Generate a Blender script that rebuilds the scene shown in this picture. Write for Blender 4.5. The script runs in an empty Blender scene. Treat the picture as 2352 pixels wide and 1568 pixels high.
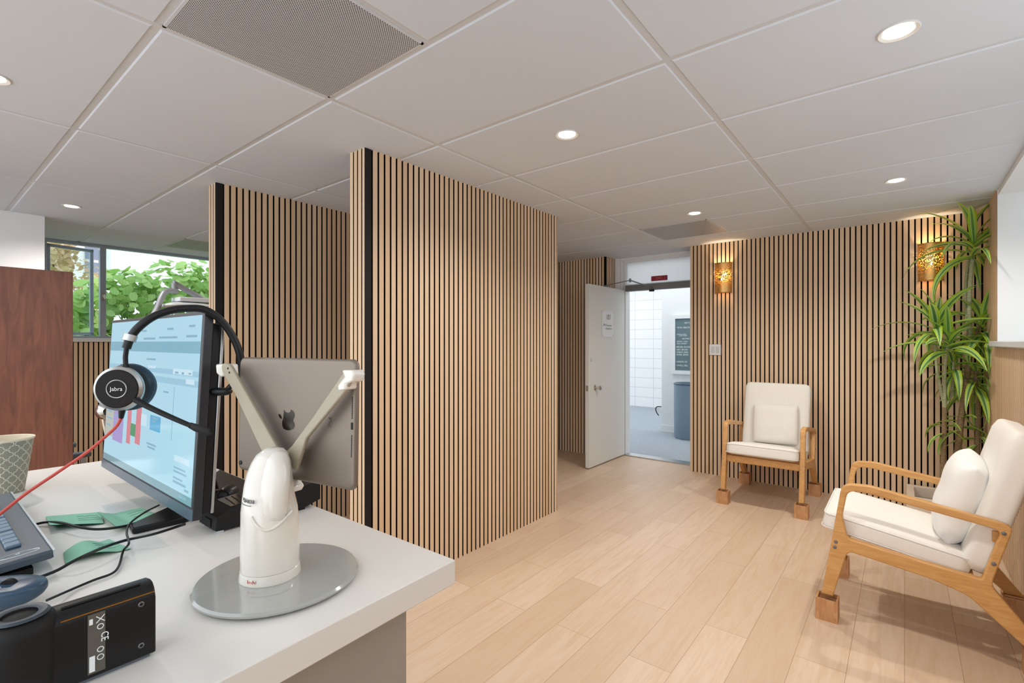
import bpy, bmesh, math, random
from mathutils import Vector, Matrix, geometry
random.seed(7)
C = bpy.context.scene.collection
PI = math.pi

# ------------------------------------------------------------------ camera, world, exposure
YAW = math.radians(38.7); FPX = 1125.0; CXP, CYP = 1176.0, 786.0; HC = 1.365; CE = 2.386
camd = bpy.data.cameras.new('camera'); cam = bpy.data.objects.new('camera', camd); C.objects.link(cam)
cam.location = (0, 0, HC); cam.rotation_euler = (PI/2, 0, YAW-PI/2)
camd.sensor_width = 36; camd.lens = FPX/2352*36; camd.shift_y = (CYP-784)/2352; camd.clip_start = .02
sc = bpy.context.scene; sc.camera = cam
sc.view_settings.view_transform = 'Standard'; sc.view_settings.look = 'None'
sc.view_settings.exposure = 0.42; sc.view_settings.gamma = 1; sc.view_settings.use_curve_mapping = False
world = bpy.data.worlds.new('sky'); sc.world = world; world.use_nodes = True
bg = world.node_tree.nodes['Background']; bg.inputs[0].default_value = (.89, .945, 1, 1); bg.inputs[1].default_value = 1.75
DOWN_W = 44      # watts of each recessed downlight
BLIND_E = 1.0    # glow of the daylit blind in the right-hand window
HALL_E = 2.2     # hallway ceiling lamp

FWD = Vector((math.cos(YAW), math.sin(YAW), 0)); RGT = Vector((math.sin(YAW), -math.cos(YAW), 0)); CAM = Vector((0, 0, HC))
def ray(px, py): return FWD + RGT*((px-CXP)/FPX) + Vector((0, 0, (CYP-py)/FPX))
def at_z(px, py, z): d = ray(px, py); return CAM + d*((z-HC)/d.z)
def at_x(px, py, x): d = ray(px, py); return CAM + d*(x/d.x)
def at_y(px, py, y): d = ray(px, py); return CAM + d*(y/d.y)
def at_d(px, py, dep): return CAM + ray(px, py)*dep
def at_plane(px, py, o, n): d = ray(px, py); return CAM + d*((o-CAM).dot(n)/d.dot(n))

# ------------------------------------------------------------------ materials
def lin(c):
    c = [x/255 for x in c]
    return tuple([x/12.92 if x <= .04045 else ((x+.055)/1.055)**2.4 for x in c])+(1,)
class NT:
    def __init__(s, name):
        s.m = bpy.data.materials.new(name); s.m.use_nodes = True; s.t = s.m.node_tree
        s.b = s.t.nodes['Principled BSDF']; s.out = s.t.nodes['Material Output']
    def n(s, typ, **kw):
        x = s.t.nodes.new(typ)
        for k, v in kw.items():
            if k.startswith('i_'):
                key = k[2:]; x.inputs[int(key) if key.isdigit() else key].default_value = v
            else: setattr(x, k, v)
        return x
    def l(s, a, b): s.t.links.new(a, b)
    def math(s, op, a, b=None, c=None):
        x = s.n('ShaderNodeMath', operation=op)
        for i, v in enumerate((a, b, c)):
            if v is None: continue
            if isinstance(v, (int, float)): x.inputs[i].default_value = v
            else: s.l(v, x.inputs[i])
        return x.outputs[0]
    def mix(s, f, a, b, blend='MIX'):
        x = s.n('ShaderNodeMix', data_type='RGBA', blend_type=blend)
        if isinstance(f, (int, float)): x.inputs[0].default_value = f
        else: s.l(f, x.inputs[0])
        for i, v in ((6, a), (7, b)):
            if isinstance(v, tuple): x.inputs[i].default_value = v
            else: s.l(v, x.inputs[i])
        return x.outputs[2]
    def coords(s, scale=(1, 1, 1), kind='Object'):
        tc = s.n('ShaderNodeTexCoord'); mp = s.n('ShaderNodeMapping'); mp.inputs['Scale'].default_value = scale
        s.l(tc.outputs[kind], mp.inputs[0]); return mp.outputs[0]
    def noise(s, scale=(1, 1, 1), sc_=5, detail=3, kind='Object', dist=0):
        n = s.n('ShaderNodeTexNoise'); n.inputs['Scale'].default_value = sc_; n.inputs['Detail'].default_value = detail; n.inputs['Distortion'].default_value = dist
        s.l(s.coords(scale, kind), n.inputs['Vector']); return n.outputs['Fac']
    def bump(s, h, st=.2, d=.01):
        b = s.n('ShaderNodeBump'); b.inputs['Strength'].default_value = st; b.inputs['Distance'].default_value = d
        s.l(h, b.inputs['Height']); s.l(b.outputs[0], s.b.inputs['Normal'])
def mat(name, col, rough=.5, metal=0, var=.06, nscale=20, bump=0, coat=0, emit=None, es=0, spec=None):
    t = NT(name); c = lin(col)
    f = t.noise(sc_=nscale, detail=2)
    d = tuple(max(0, x*(1-var)) for x in c[:3])+(1,)
    t.l(t.mix(f, d, c), t.b.inputs['Base Color'])
    t.b.inputs['Roughness'].default_value = rough; t.b.inputs['Metallic'].default_value = metal
    if coat: t.b.inputs['Coat Weight'].default_value = coat; t.b.inputs['Coat Roughness'].default_value = .1
    if spec is not None: t.b.inputs['Specular IOR Level'].default_value = spec
    if bump: t.bump(f, bump, .002)
    if emit: t.b.inputs['Emission Color'].default_value = lin(emit); t.b.inputs['Emission Strength'].default_value = es
    return t.m
def slat_mat(name, a, b):
    t = NT(name); g = t.n('ShaderNodeNewGeometry')
    n1 = t.noise((60, 60, 2.2), 3, 4, dist=.4); n2 = t.noise((8, 8, .8), 2, 2)
    c = t.mix(g.outputs['Random Per Island'], lin(a), lin(b))
    c = t.mix(t.math('MULTIPLY', n1, .34), c, lin([x*.76 for x in b]))
    c = t.mix(t.math('MULTIPLY', n2, .25), c, lin([min(255, x*1.08) for x in a]))
    t.l(c, t.b.inputs['Base Color']); t.b.inputs['Roughness'].default_value = .55; return t.m
def wood_mat(name, a, b, scale, rough=.4, dist=1.2):
    t = NT(name); n = t.noise(scale, 4, 4, dist=dist)
    r = t.n('ShaderNodeMapRange'); r.inputs['From Min'].default_value = .3; r.inputs['From Max'].default_value = .7; t.l(n, r.inputs[0])
    t.l(t.mix(r.outputs[0], lin(a), lin(b)), t.b.inputs['Base Color']); t.b.inputs['Roughness'].default_value = rough; return t.m

def floor_material():
    t = NT('light oak planks'); v = t.coords((1, 1, 1))
    br = t.n('ShaderNodeTexBrick', offset=.37, offset_frequency=2, squash=1)
    for k, x in dict(Scale=1, **{'Mortar Size': .0011, 'Mortar Smooth': .2, 'Bias': 0, 'Brick Width': 1.22, 'Row Height': .188}).items(): br.inputs[k].default_value = x
    br.inputs['Color1'].default_value = lin((222, 200, 178)); br.inputs['Color2'].default_value = lin((206, 181, 156)); br.inputs['Mortar'].default_value = lin((150, 118, 92))
    t.l(v, br.inputs['Vector'])
    # shift the grain plank by plank
    sep = t.n('ShaderNodeSeparateXYZ'); t.l(v, sep.inputs[0])
    row = t.math('FLOOR', t.math('DIVIDE', sep.outputs[1], .188))
    cmb = t.n('ShaderNodeCombineXYZ'); t.l(t.math('ADD', sep.outputs[0], t.math('MULTIPLY', row, 7.3)), cmb.inputs[0]); t.l(sep.outputs[1], cmb.inputs[1])
    mp = t.n('ShaderNodeMapping'); mp.inputs['Scale'].default_value = (1.1, 11, 1); t.l(cmb.outputs[0], mp.inputs[0])
    n = t.n('ShaderNodeTexNoise'); n.inputs['Scale'].default_value = 2.2; n.inputs['Detail'].default_value = 5; n.inputs['Distortion'].default_value = 1.5; t.l(mp.outputs[0], n.inputs['Vector'])
    mp2 = t.n('ShaderNodeMapping'); mp2.inputs['Scale'].default_value = (4, 120, 1); t.l(cmb.outputs[0], mp2.inputs[0])
    n2 = t.n('ShaderNodeTexNoise'); n2.inputs['Scale'].default_value = 2; n2.inputs['Detail'].default_value = 3; t.l(mp2.outputs[0], n2.inputs['Vector'])
    r = t.n('ShaderNodeMapRange'); r.inputs['From Min'].default_value = .42; r.inputs['From Max'].default_value = .72; r.inputs['To Max'].default_value = .55; t.l(n.outputs['Fac'], r.inputs[0])
    c = t.mix(r.outputs[0], br.outputs['Color'], lin((198, 166, 134)))
    c = t.mix(t.math('MULTIPLY', n2.outputs['Fac'], .22), c, lin((180, 140, 106)))
    t.l(c, t.b.inputs['Base Color']); t.b.inputs['Roughness'].default_value = .42
    return t.m

def perforated(name, col, hole, pitch, rad, metal=0, rough=.5, transparent=False):
    """sheet with a staggered grid of round holes, laid out in object x/y"""
    t = NT(name); v = t.coords(); sp = t.n('ShaderNodeSeparateXYZ'); t.l(v, sp.inputs[0])
    x = t.math('DIVIDE', sp.outputs[0], pitch); y = t.math('DIVIDE', sp.outputs[1], pitch)
    def dist(ox, oy):
        a = t.math('SUBTRACT', t.math('FRACT', t.math('ADD', x, ox)), .5); b = t.math('SUBTRACT', t.math('FRACT', t.math('ADD', y, oy)), .5)
        return t.math('SQRT', t.math('ADD', t.math('MULTIPLY', a, a), t.math('MULTIPLY', b, b)))
    d = t.math('MINIMUM', dist(0, 0), dist(.5, .5)); f = t.math('LESS_THAN', d, rad)
    t.l(t.mix(f, lin(col), lin(hole)), t.b.inputs['Base Color'])
    t.b.inputs['Metallic'].default_value = metal; t.b.inputs['Roughness'].default_value = rough
    return t.m

def brass_sheet():
    t = NT('perforated brass'); v = t.n('ShaderNodeTexVoronoi'); v.inputs['Scale'].default_value = 120
    t.l(t.coords(), v.inputs['Vector']); f = t.math('LESS_THAN', v.outputs['Distance'], .30)
    t.b.inputs['Base Color'].default_value = lin((228, 190, 122)); t.b.inputs['Metallic'].default_value = 1; t.b.inputs['Roughness'].default_value = .42
    tr = t.n('ShaderNodeBsdfTransparent'); mx = t.n('ShaderNodeMixShader'); t.l(f, mx.inputs[0]); t.l(t.b.outputs[0], mx.inputs[1]); t.l(tr.outputs[0], mx.inputs[2]); t.l(mx.outputs[0], t.out.inputs[0])
    return t.m

def glass_mat(name, tint=(235, 245, 245), refl=.06):
    t = NT(name); tr = t.n('ShaderNodeBsdfTransparent'); tr.inputs[0].default_value = lin(tint); g = t.n('ShaderNodeBsdfGlossy'); g.inputs['Roughness'].default_value = .02
    mx = t.n('ShaderNodeMixShader'); mx.inputs[0].default_value = refl; t.l(tr.outputs[0], mx.inputs[1]); t.l(g.outputs[0], mx.inputs[2]); t.l(mx.outputs[0], t.out.inputs[0]); return t.m
def emis(name, col, s):
    t = NT(name); e = t.n('ShaderNodeEmission'); e.inputs[0].default_value = lin(col); e.inputs[1].default_value = s; t.l(e.outputs[0], t.out.inputs[0]); return t.m
def leaf_stripe():
    t = NT('dracaena leaf'); uv = t.n('ShaderNodeUVMap'); sp = t.n('ShaderNodeSeparateXYZ'); t.l(uv.outputs[0], sp.inputs[0])
    d = t.math('ABSOLUTE', t.math('SUBTRACT', sp.outputs[0], .5))
    cr = t.n('ShaderNodeValToRGB'); e = cr.color_ramp.elements; cr.color_ramp.interpolation = 'LINEAR'
    e[0].position = 0; e[0].color = lin((78, 124, 70)); e[1].position = .5; e[1].color = lin((214, 232, 70))
    for p, c in ((.13, (92, 140, 78)), (.2, (220, 234, 196)), (.3, (160, 206, 66))):
        q = e.new(p); q.color = lin(c)
    t.l(d, cr.inputs[0])
    g = t.n('ShaderNodeNewGeometry'); c = t.mix(t.math('MULTIPLY', g.outputs['Random Per Island'], .5), cr.outputs[0], lin((136, 196, 60)))
    t.l(c, t.b.inputs['Base Color']); t.b.inputs['Roughness'].default_value = .4
    tl = t.n('ShaderNodeBsdfTranslucent'); t.l(c, tl.inputs[0]); mx = t.n('ShaderNodeMixShader'); mx.inputs[0].default_value = .3
    t.l(t.b.outputs[0], mx.inputs[1]); t.l(tl.outputs[0], mx.inputs[2]); t.l(mx.outputs[0], t.out.inputs[0]); return t.m
def bush_leaf(name, a, b):
    t = NT(name); g = t.n('ShaderNodeNewGeometry'); c = t.mix(g.outputs['Random Per Island'], lin(a), lin(b)); t.l(c, t.b.inputs['Base Color']); t.b.inputs['Roughness'].default_value = .35
    tl = t.n('ShaderNodeBsdfTranslucent'); t.l(c, tl.inputs[0]); mx = t.n('ShaderNodeMixShader'); mx.inputs[0].default_value = .35
    t.l(t.b.outputs[0], mx.inputs[1]); t.l(tl.outputs[0], mx.inputs[2]); t.l(mx.outputs[0], t.out.inputs[0]); return t.m
def trunk_mat(name, a, b, k=70):
    t = NT(name); w = t.n('ShaderNodeTexWave', bands_direction='Z'); w.inputs['Scale'].default_value = k/6.28; w.inputs['Distortion'].default_value = 2.5; w.inputs['Detail'].default_value = 2; w.inputs['Detail Scale'].default_value = 3
    t.l(t.coords(), w.inputs['Vector']); t.l(t.mix(w.outputs['Fac'], lin(a), lin(b)), t.b.inputs['Base Color']); t.b.inputs['Roughness'].default_value = .8; t.bump(w.outputs['Fac'], .5, .002); return t.m
def cup_mat():
    t = NT('quatrefoil paper'); uv = t.n('ShaderNodeUVMap'); sp = t.n('ShaderNodeSeparateXYZ'); t.l(uv.outputs[0], sp.inputs[0])
    a = t.math('PINGPONG', t.math('MULTIPLY', sp.outputs[0], 12), .5); b = t.math('PINGPONG', t.math('MULTIPLY', sp.outputs[1], 5.2), .5)
    w = t.math('MULTIPLY', t.math('COSINE', t.math('MULTIPLY', t.math('SUBTRACT', a, b), 4*PI)), .055)
    f = t.math('COMPARE', t.math('ADD', t.math('ADD', a, b), w), .5, .042)
    t.l(t.mix(f, lin((146, 143, 126)), lin((226, 218, 196))), t.b.inputs['Base Color']); t.b.inputs['Roughness'].default_value = .55; return t.m
def weave_mat(name, col, dark, s=240):
    t = NT(name); c = t.n('ShaderNodeTexChecker'); c.inputs['Scale'].default_value = s; t.l(t.coords((1, 1, 1)), c.inputs[0]); c.inputs[1].default_value = lin(col); c.inputs[2].default_value = lin(dark)
    t.l(c.outputs[0], t.b.inputs['Base Color']); t.b.inputs['Roughness'].default_value = .6; return t.m
def carpet_mat():
    t = NT('blue grey carpet'); n = t.noise(sc_=90, detail=4); t.l(t.mix(n, lin((112, 122, 132)), lin((196, 202, 208))), t.b.inputs['Base Color']); t.b.inputs['Roughness'].default_value = .95; t.bump(n, .6, .01); return t.m
def block_mat():
    t = NT('white painted blocks'); v = t.coords(); sp = t.n('ShaderNodeSeparateXYZ'); t.l(v, sp.inputs[0]); cb = t.n('ShaderNodeCombineXYZ'); t.l(sp.outputs[1], cb.inputs[0]); t.l(sp.outputs[2], cb.inputs[1])
    br = t.n('ShaderNodeTexBrick', offset=0.0); 
    for k, x in {'Scale': 1, 'Mortar Size': .006, 'Brick Width': .41, 'Row Height': .205, 'Mortar Smooth': .3}.items(): br.inputs[k].default_value = x
    for k in ('Color1', 'Color2'): br.inputs[k].default_value = lin((238, 238, 238))
    br.inputs['Mortar'].default_value = lin((205, 205, 207)); t.l(cb.outputs[0], br.inputs['Vector']); t.l(br.outputs[0], t.b.inputs['Base Color']); t.b.inputs['Roughness'].default_value = .7; return t.m

M = {}
M['slat'] = slat_mat('oak slats', (232, 204, 172), (218, 186, 150))
M['gap'] = mat('black felt backing', (22, 17, 13), .9, spec=.1)
M['floor'] = floor_material()
M['ceil'] = mat('ceiling tile', (208, 214, 221), .9, var=.04, nscale=3)
M['grid'] = mat('ceiling grid metal', (205, 208, 211), .45)
M['white'] = mat('white paint', (228, 230, 230), .6, var=.02)
M['door'] = mat('door paint', (222, 223, 220), .45, var=.03, nscale=4)
t = NT('transom panel'); t.b.inputs['Base Color'].default_value = lin((242, 244, 246)); t.l(t.mix(t.noise(sc_=4), lin((238, 240, 242)), lin((247, 249, 250))), t.b.inputs['Base Color'])
tl = t.n('ShaderNodeBsdfTranslucent'); tl.inputs[0].default_value = lin((250, 251, 252)); mx_ = t.n('ShaderNodeMixShader'); mx_.inputs[0].default_value = .55
t.l(t.b.outputs[0], mx_.inputs[1]); t.l(tl.outputs[0], mx_.inputs[2]); t.l(mx_.outputs[0], t.out.inputs[0]); M['frosted'] = t.m
M['vent'] = perforated('perforated vent face', (196, 199, 202), (30, 31, 32), .0095, .235)
M['alu'] = mat('window aluminium', (168, 180, 194), .4, .1)
M['closer'] = mat('grey steel', (120, 120, 120), .4, .5)
M['chrome'] = mat('chrome', (215, 212, 205), .15, 1)
M['glass'] = glass_mat('window glass')
M['laminate'] = mat('desk laminate', (228, 223, 216), .4, var=.02, nscale=4)
M['panelgrey'] = mat('desk panel', (160, 152, 142), .5, var=.04)
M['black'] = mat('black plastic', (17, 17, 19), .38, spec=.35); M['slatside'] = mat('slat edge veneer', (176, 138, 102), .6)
M['blackm'] = mat('matte black plastic', (24, 23, 23), .6, spec=.3)
M['bezel'] = mat('monitor bezel', (40, 40, 43), .35)
M['silver'] = mat('brushed silver', (190, 190, 188), .3, .9)
M['kubi'] = mat('white gloss shell', (229, 223, 212), .18, coat=.6, var=.01)
M['kubiarm'] = mat('beige arm plastic', (168, 157, 136), .35)
M['greyplate'] = mat('grey gloss plate', (168, 168, 163), .12, coat=.7, var=.02)
M['tablet'] = mat('space grey aluminium', (134, 122, 110), .45, .6, var=.03)
M['mirror'] = mat('dark mirror mark', (58, 52, 46), .18, .8)
M['text'] = mat('dark ink', (40, 40, 42), .6); M['red'] = mat('red ink', (205, 50, 35), .6)
M['textw'] = mat('white letters', (240, 245, 245), .5); M['textg'] = mat('grey ink', (120, 128, 130), .6)
M['cream'] = mat('cream linen', (236, 233, 226), .85, var=.05, nscale=60, bump=.15)
M['creamw'] = mat('white cotton', (240, 240, 238), .85, var=.04, nscale=40, bump=.15)
M['oakc'] = wood_mat('honey ash', (214, 166, 104), (196, 142, 80), (14, 1.6, 14), .35)
M['riser'] = wood_mat('riser wood', (206, 156, 110), (180, 128, 82), (20, 20, 2.5), .5)
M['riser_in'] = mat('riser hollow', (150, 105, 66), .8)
M['brown'] = wood_mat('brown walnut laminate', (132, 84, 66), (100, 62, 50), (7, 7, .7), .4, 1.5)
M['planter'] = mat('beige planter', (232, 216, 198), .6)
M['soil'] = mat('soil and stones', (118, 112, 98), .95, var=.4, nscale=60, bump=.8)
M['leaf'] = leaf_stripe(); M['trunk'] = trunk_mat('ringed trunk', (84, 64, 44), (172, 148, 112), 230)
M['green trunk'] = trunk_mat('pale green trunk', (110, 120, 84), (206, 208, 172), 260)
M['brass'] = brass_sheet(); M['brasss'] = mat('solid brass', (196, 152, 84), .3, 1)
M['bulb'] = emis('warm bulb', (255, 214, 140), 24); M['lamp'] = emis('downlight lens', (255, 244, 228), 14)
M['trim'] = mat('downlight trim', (212, 210, 206), .35)
M['blind'] = NT('daylit blind').m
t = NT('daylit roller blind'); n = t.noise((1, 1, 45), 3, 1)
t.l(t.mix(n, lin((214, 222, 228)), lin((228, 235, 241))), t.b.inputs['Base Color']); t.b.inputs['Emission Color'].default_value = lin((226, 236, 246)); t.b.inputs['Emission Strength'].default_value = .45*BLIND_E; M['blind'] = t.m
M['hall_lamp'] = emis('hallway lamp', (245, 250, 255), HALL_E)
M['carpet'] = carpet_mat(); M['block'] = block_mat()
M['board'] = mat('grey letter board', (98, 120, 126), .5, var=.15, nscale=4)
M['ringb'] = mat('dark blue grey ring', (52, 64, 74), .4)
M['binb'] = weave_mat('blue grey mesh', (134, 156, 168), (96, 116, 130), 130)
M['exit'] = mat('red sign', (150, 34, 48), .4)
M['note'] = mat('green paper', (142, 196, 168), .8, var=.04); M['note'].node_tree.nodes['Principled BSDF'].inputs['Subsurface Weight'].default_value = .05
M['noteb'] = mat('green paper gum side', (30, 140, 100), .8)
M['film'] = glass_mat('clear sleeve', (249, 251, 252), .06)
M['key'] = mat('keycap', (104, 126, 146), .35); M['kb'] = mat('keyboard body', (72, 84, 96), .35)
M['kbedge'] = mat('keyboard bright edge', (214, 222, 228), .25, .6)
M['blue'] = mat('dark blue plastic', (54, 78, 100), .35)
M['redcable'] = mat('red cable', (200, 74, 62), .5)
M['cushion'] = mat('teal black leatherette', (20, 52, 70), .5, bump=.4, nscale=150)
M['cup'] = cup_mat(); M['cupin'] = mat('cup paper', (232, 218, 192), .6)
M['greyseat'] = mat('grey vinyl', (92, 104, 116), .5)
M['dental'] = mat('clinic white plastic', (232, 236, 240), .3); M['dentalg'] = mat('clinic grey metal', (176, 180, 188), .35, .3)
M['bushleaf'] = bush_leaf('glossy round leaf', (140, 188, 88), (202, 224, 140)); M['bark'] = mat('bark', (92, 74, 54), .9, var=.3)
M['treeleaf'] = bush_leaf('autumn leaf', (172, 156, 92), (206, 176, 140))
M['stucco'] = mat('pale stucco', (238, 232, 226), .9); M['tanwall'] = mat('tan brick', (206, 178, 150), .9, var=.15, nscale=12)
M['darkglass'] = mat('dark window glass', (120, 128, 146), .2); M['ground'] = mat('pavement', (190, 188, 182), .9)
M['felt'] = mat('speaker holes', (20, 20, 20), .8)
M['olive'] = mat('olive panel', (120, 108, 70), .4); M['label'] = mat('device label', (92, 88, 80), .5)

# ------------------------------------------------------------------ mesh helpers
class MB:
    def __init__(s): s.v = []; s.f = []; s.m = []; s.uv = {}
    def add(s, vs, fs, m=0, uvs=None):
        o = len(s.v); s.v += [Vector(v) for v in vs]
        for i, f in enumerate(fs):
            if uvs: s.uv[len(s.f)] = [uvs[k] for k in f]
            s.f.append([k+o for k in f]); s.m.append(m)
        return s
    def box(s, x0, x1, y0, y1, z0, z1, m=0, mx=None, fm=None):
        vs = [Vector((x, y, z)) for x in (x0, x1) for y in (y0, y1) for z in (z0, z1)]
        if mx is not None: vs = [mx @ v for v in vs]
        fs = [(0, 1, 3, 2), (4, 6, 7, 5), (0, 4, 5, 1), (2, 3, 7, 6), (0, 2, 6, 4), (1, 5, 7, 3)]  # -x +x -y +y -z +z
        o = len(s.v); s.v += vs
        for i, f in enumerate(fs): s.f.append([k+o for k in f]); s.m.append(fm[i] if fm else m)
        return s
    def tube(s, pts, r, n=10, m=0, caps=True, flat=None):
        pts = [Vector(p) for p in pts]; rs = r if isinstance(r, (list, tuple)) else [r]*len(pts)
        up = None; rings = []
        for i, p in enumerate(pts):
            d = (pts[min(i+1, len(pts)-1)]-pts[max(i-1, 0)]).normalized()
            if up is None: up = Vector((0, 0, 1)) if abs(d.z) < .9 else Vector((1, 0, 0))
            a = d.cross(up).normalized(); b = a.cross(d).normalized(); up = b
            fa, fb = flat or (1, 1)
            rings.append([p+(a*math.cos(q)*fa+b*math.sin(q)*fb)*rs[i] for q in [2*PI*k/n for k in range(n)]])
        vs = [v for rg in rings for v in rg]; fs = []
        for i in range(len(pts)-1):
            for k in range(n): fs.append((i*n+k, i*n+(k+1) % n, (i+1)*n+(k+1) % n, (i+1)*n+k))
        if caps: fs.append(tuple(range(n-1, -1, -1))); fs.append(tuple((len(pts)-1)*n+k for k in range(n)))
        return s.add(vs, fs, m)
    def lathe(s, prof, c=(0, 0, 0), n=32, m=0, mx=None, uv=False):
        c = Vector(c); vs = []; fs = []; uvs = []
        for j, (r, z) in enumerate(prof):
            for k in range(n+(1 if uv else 0)):
                q = 2*PI*k/n; v = Vector((r*math.cos(q), r*math.sin(q), z)); vs.append((mx @ v if mx is not None else v)+c); uvs.append((k/n, j/(len(prof)-1)))
        w = n+(1 if uv else 0)
        for j in range(len(prof)-1):
            for k in range(n):
                k2 = k+1 if uv else (k+1) % n
                fs.append((j*w+k, j*w+k2, (j+1)*w+k2, (j+1)*w+k))
        return s.add(vs, fs, m, uvs if uv else None)
    def prism(s, outline, vec, m=0):
        """outline: 3D planar points, extruded by vec"""
        o = [Vector(p) for p in outline]; vec = Vector(vec); n = len(o)
        tris = geometry.tessellate_polygon([o]); vs = o+[p+vec for p in o]
        fs = [tuple(t) for t in tris]+[tuple(k+n for k in reversed(t)) for t in tris]+[(k, (k+1) % n, (k+1) % n+n, k+n) for k in range(n)]
        return s.add(vs, fs, m)
    def build(s, name, mats, parent=None, smooth=False, bevel=None, sub=0, origin=None, angle=40):
        me = bpy.data.meshes.new(name); og = Vector(origin) if origin is not None else (Vector(parent['_o']) if parent is not None and '_o' in parent else Vector((0, 0, 0)))
        me.from_pydata([v-og for v in s.v], [], s.f)
        if not isinstance(mats, (list, tuple)): mats = [mats]
        for x in mats: me.materials.append(M[x] if isinstance(x, str) else x)
        for p, k in zip(me.polygons, s.m): p.material_index = min(k, len(mats)-1)
        if s.uv:
            ul = me.uv_layers.new(name='UVMap')
            for fi, uvs in s.uv.items():
                for li, uv in zip(me.polygons[fi].loop_indices, uvs): ul.data[li].uv = uv
        bm = bmesh.new(); bm.from_mesh(me); bmesh.ops.recalc_face_normals(bm, faces=bm.faces); bm.to_mesh(me); bm.free()
        o = bpy.data.objects.new(name, me); C.objects.link(o)
        if parent is not None: o.parent = parent
        else: o.location = og
        if parent is None and origin is None: pass
        if smooth: 
            for p in me.polygons: p.use_smooth = True
            me.set_sharp_from_angle(angle=math.radians(angle))
        if bevel:
            b = o.modifiers.new('bevel', 'BEVEL'); b.width = bevel[0]; b.segments = bevel[1]; b.limit_method = 'ANGLE'; b.angle_limit = math.radians(35); b.harden_normals = False
            for p in me.polygons: p.use_smooth = True
            me.set_sharp_from_angle(angle=math.radians(50))
        if sub: q = o.modifiers.new('sub', 'SUBSURF'); q.levels = sub; q.render_levels = sub
        return o
def thing(name, label, cat, loc=(0, 0, 0), group=None, rotz=0, kind=None):
    o = bpy.data.objects.new(name, None); C.objects.link(o); o.location = loc; o.rotation_euler.z = rotz; o.empty_display_size = .05
    o['_o'] = tuple(loc) if rotz == 0 else (0, 0, 0)
    tag(o, label, cat, group, kind); return o
def tag(o, label=None, cat=None, group=None, kind=None):
    if label: o['label'] = label
    if cat: o['category'] = cat
    if group: o['group'] = group
    if kind: o['kind'] = kind
    return o
def single(mb, name, mats, label, cat, origin, group=None, **kw):
    return tag(mb.build(name, mats, origin=origin, **kw), label, cat, group)
def struct(mb, name, mats, **kw):
    o = mb.build(name, mats, **kw); o['kind'] = 'structure'; return o
def soft_box(w, d, h, r, n=10, crown=0.0, sag=0):
    """rounded cushion, centre at origin, crowned on top"""
    bm = bmesh.new(); bmesh.ops.create_cube(bm, size=2); bmesh.ops.subdivide_edges(bm, edges=bm.edges, cuts=n, use_grid_fill=True)
    H = Vector((w/2, d/2, h/2)); vs = []
    for v in bm.verts:
        p = Vector((v.co.x*H.x, v.co.y*H.y, v.co.z*H.z))
        q = Vector([max(-(H[i]-r[i]), min(H[i]-r[i], p[i])) for i in range(3)])
        dlt = Vector([(p[i]-q[i])/r[i] for i in range(3)])
        if dlt.length > 0:
            # sharpen spacing near the edges, then push onto the rounding ellipsoid
            dlt = dlt.normalized()*min(1, max(abs(dlt.x), abs(dlt.y), abs(dlt.z))) if max(abs(dlt.x), abs(dlt.y), abs(dlt.z)) < 1 else dlt.normalized()
            p = q+Vector([dlt[i]*r[i] for i in range(3)])
        fx = 1-min(1, abs(p.x)/H.x)**3; fy = 1-min(1, abs(p.y)/H.y)**3
        p.z += crown*fx*fy*(1 if p.z > 0 else -sag)
        vs.append(p)
    bm.verts.index_update(); fs = [[v.index for v in f.verts] for f in bm.faces]; bm.free(); return vs, fs
def catmull(pts, k=6, closed=False):
    pts = [Vector(p) for p in pts]; n = len(pts); out = []
    rng = n if closed else n-1
    for i in range(rng):
        p0 = pts[(i-1) % n] if closed or i > 0 else pts[0]; p1 = pts[i]; p2 = pts[(i+1) % n]; p3 = pts[(i+2) % n] if closed or i+2 < n else pts[-1]
        for j in range(k):
            t = j/k; out.append(.5*((2*p1)+(p2-p0)*t+(2*p0-5*p1+4*p2-p3)*t*t+(3*p1-p0-3*p2+p3)*t**3))
    if not closed: out.append(pts[-1])
    return out
def rrect(w, h, r, z, n=8):
    p = []
    for (sx, sy, a0) in ((1, 1, 0), (-1, 1, 90), (-1, -1, 180), (1, -1, 270)):
        for k in range(n+1): a = math.radians(a0+90*k/n); p.append(Vector((sx*(w/2-r)+r*math.cos(a), sy*(h/2-r)+r*math.sin(a), z)))
    return p
def text_mesh(s, size, extrude=.0003):
    cu = bpy.data.curves.new('t', 'FONT'); cu.body = s; cu.size = size; cu.extrude = extrude; cu.align_x = 'LEFT'; cu.resolution_u = 3
    o = bpy.data.objects.new('t', cu); C.objects.link(o); dg = bpy.context.evaluated_depsgraph_get(); dg.update()
    me = bpy.data.meshes.new_from_object(o.evaluated_get(dg)); vs = [v.co.copy() for v in me.vertices]; fs = [tuple(p.vertices) for p in me.polygons]
    bpy.data.objects.remove(o); bpy.data.curves.remove(cu); bpy.data.meshes.remove(me); return vs, fs
def add_text(mb, s, size, origin, right, up, m=0, center=False, sx=1.0, off=.0006):
    vs, fs = text_mesh(s, size)
    right = Vector(right).normalized(); up = Vector(up).normalized(); nrm = right.cross(up)
    w = max(v.x for v in vs) if vs else 0; dx = -w/2 if center else 0
    mb.add([Vector(origin)+right*((v.x+dx)*sx)+up*v.y+nrm*(v.z+off) for v in vs], fs, m)

# ------------------------------------------------------------------ the setting
XE = 2.3                               # seen blind ends here; nearer lies a gap open to daylight, then an added blind
XW, YR, YL = 5.24, -.49, 6.55          # end wall, right wall, far window wall
GX0, GY0 = .52, 1.885                  # ceiling grid lines: x = GX0 + .61 i, y = GY0 + 1.213 j
struct(MB().box(-2.2, 5.50, -2.2, 6.7, -.05, 0), 'floor', 'floor')

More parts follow.
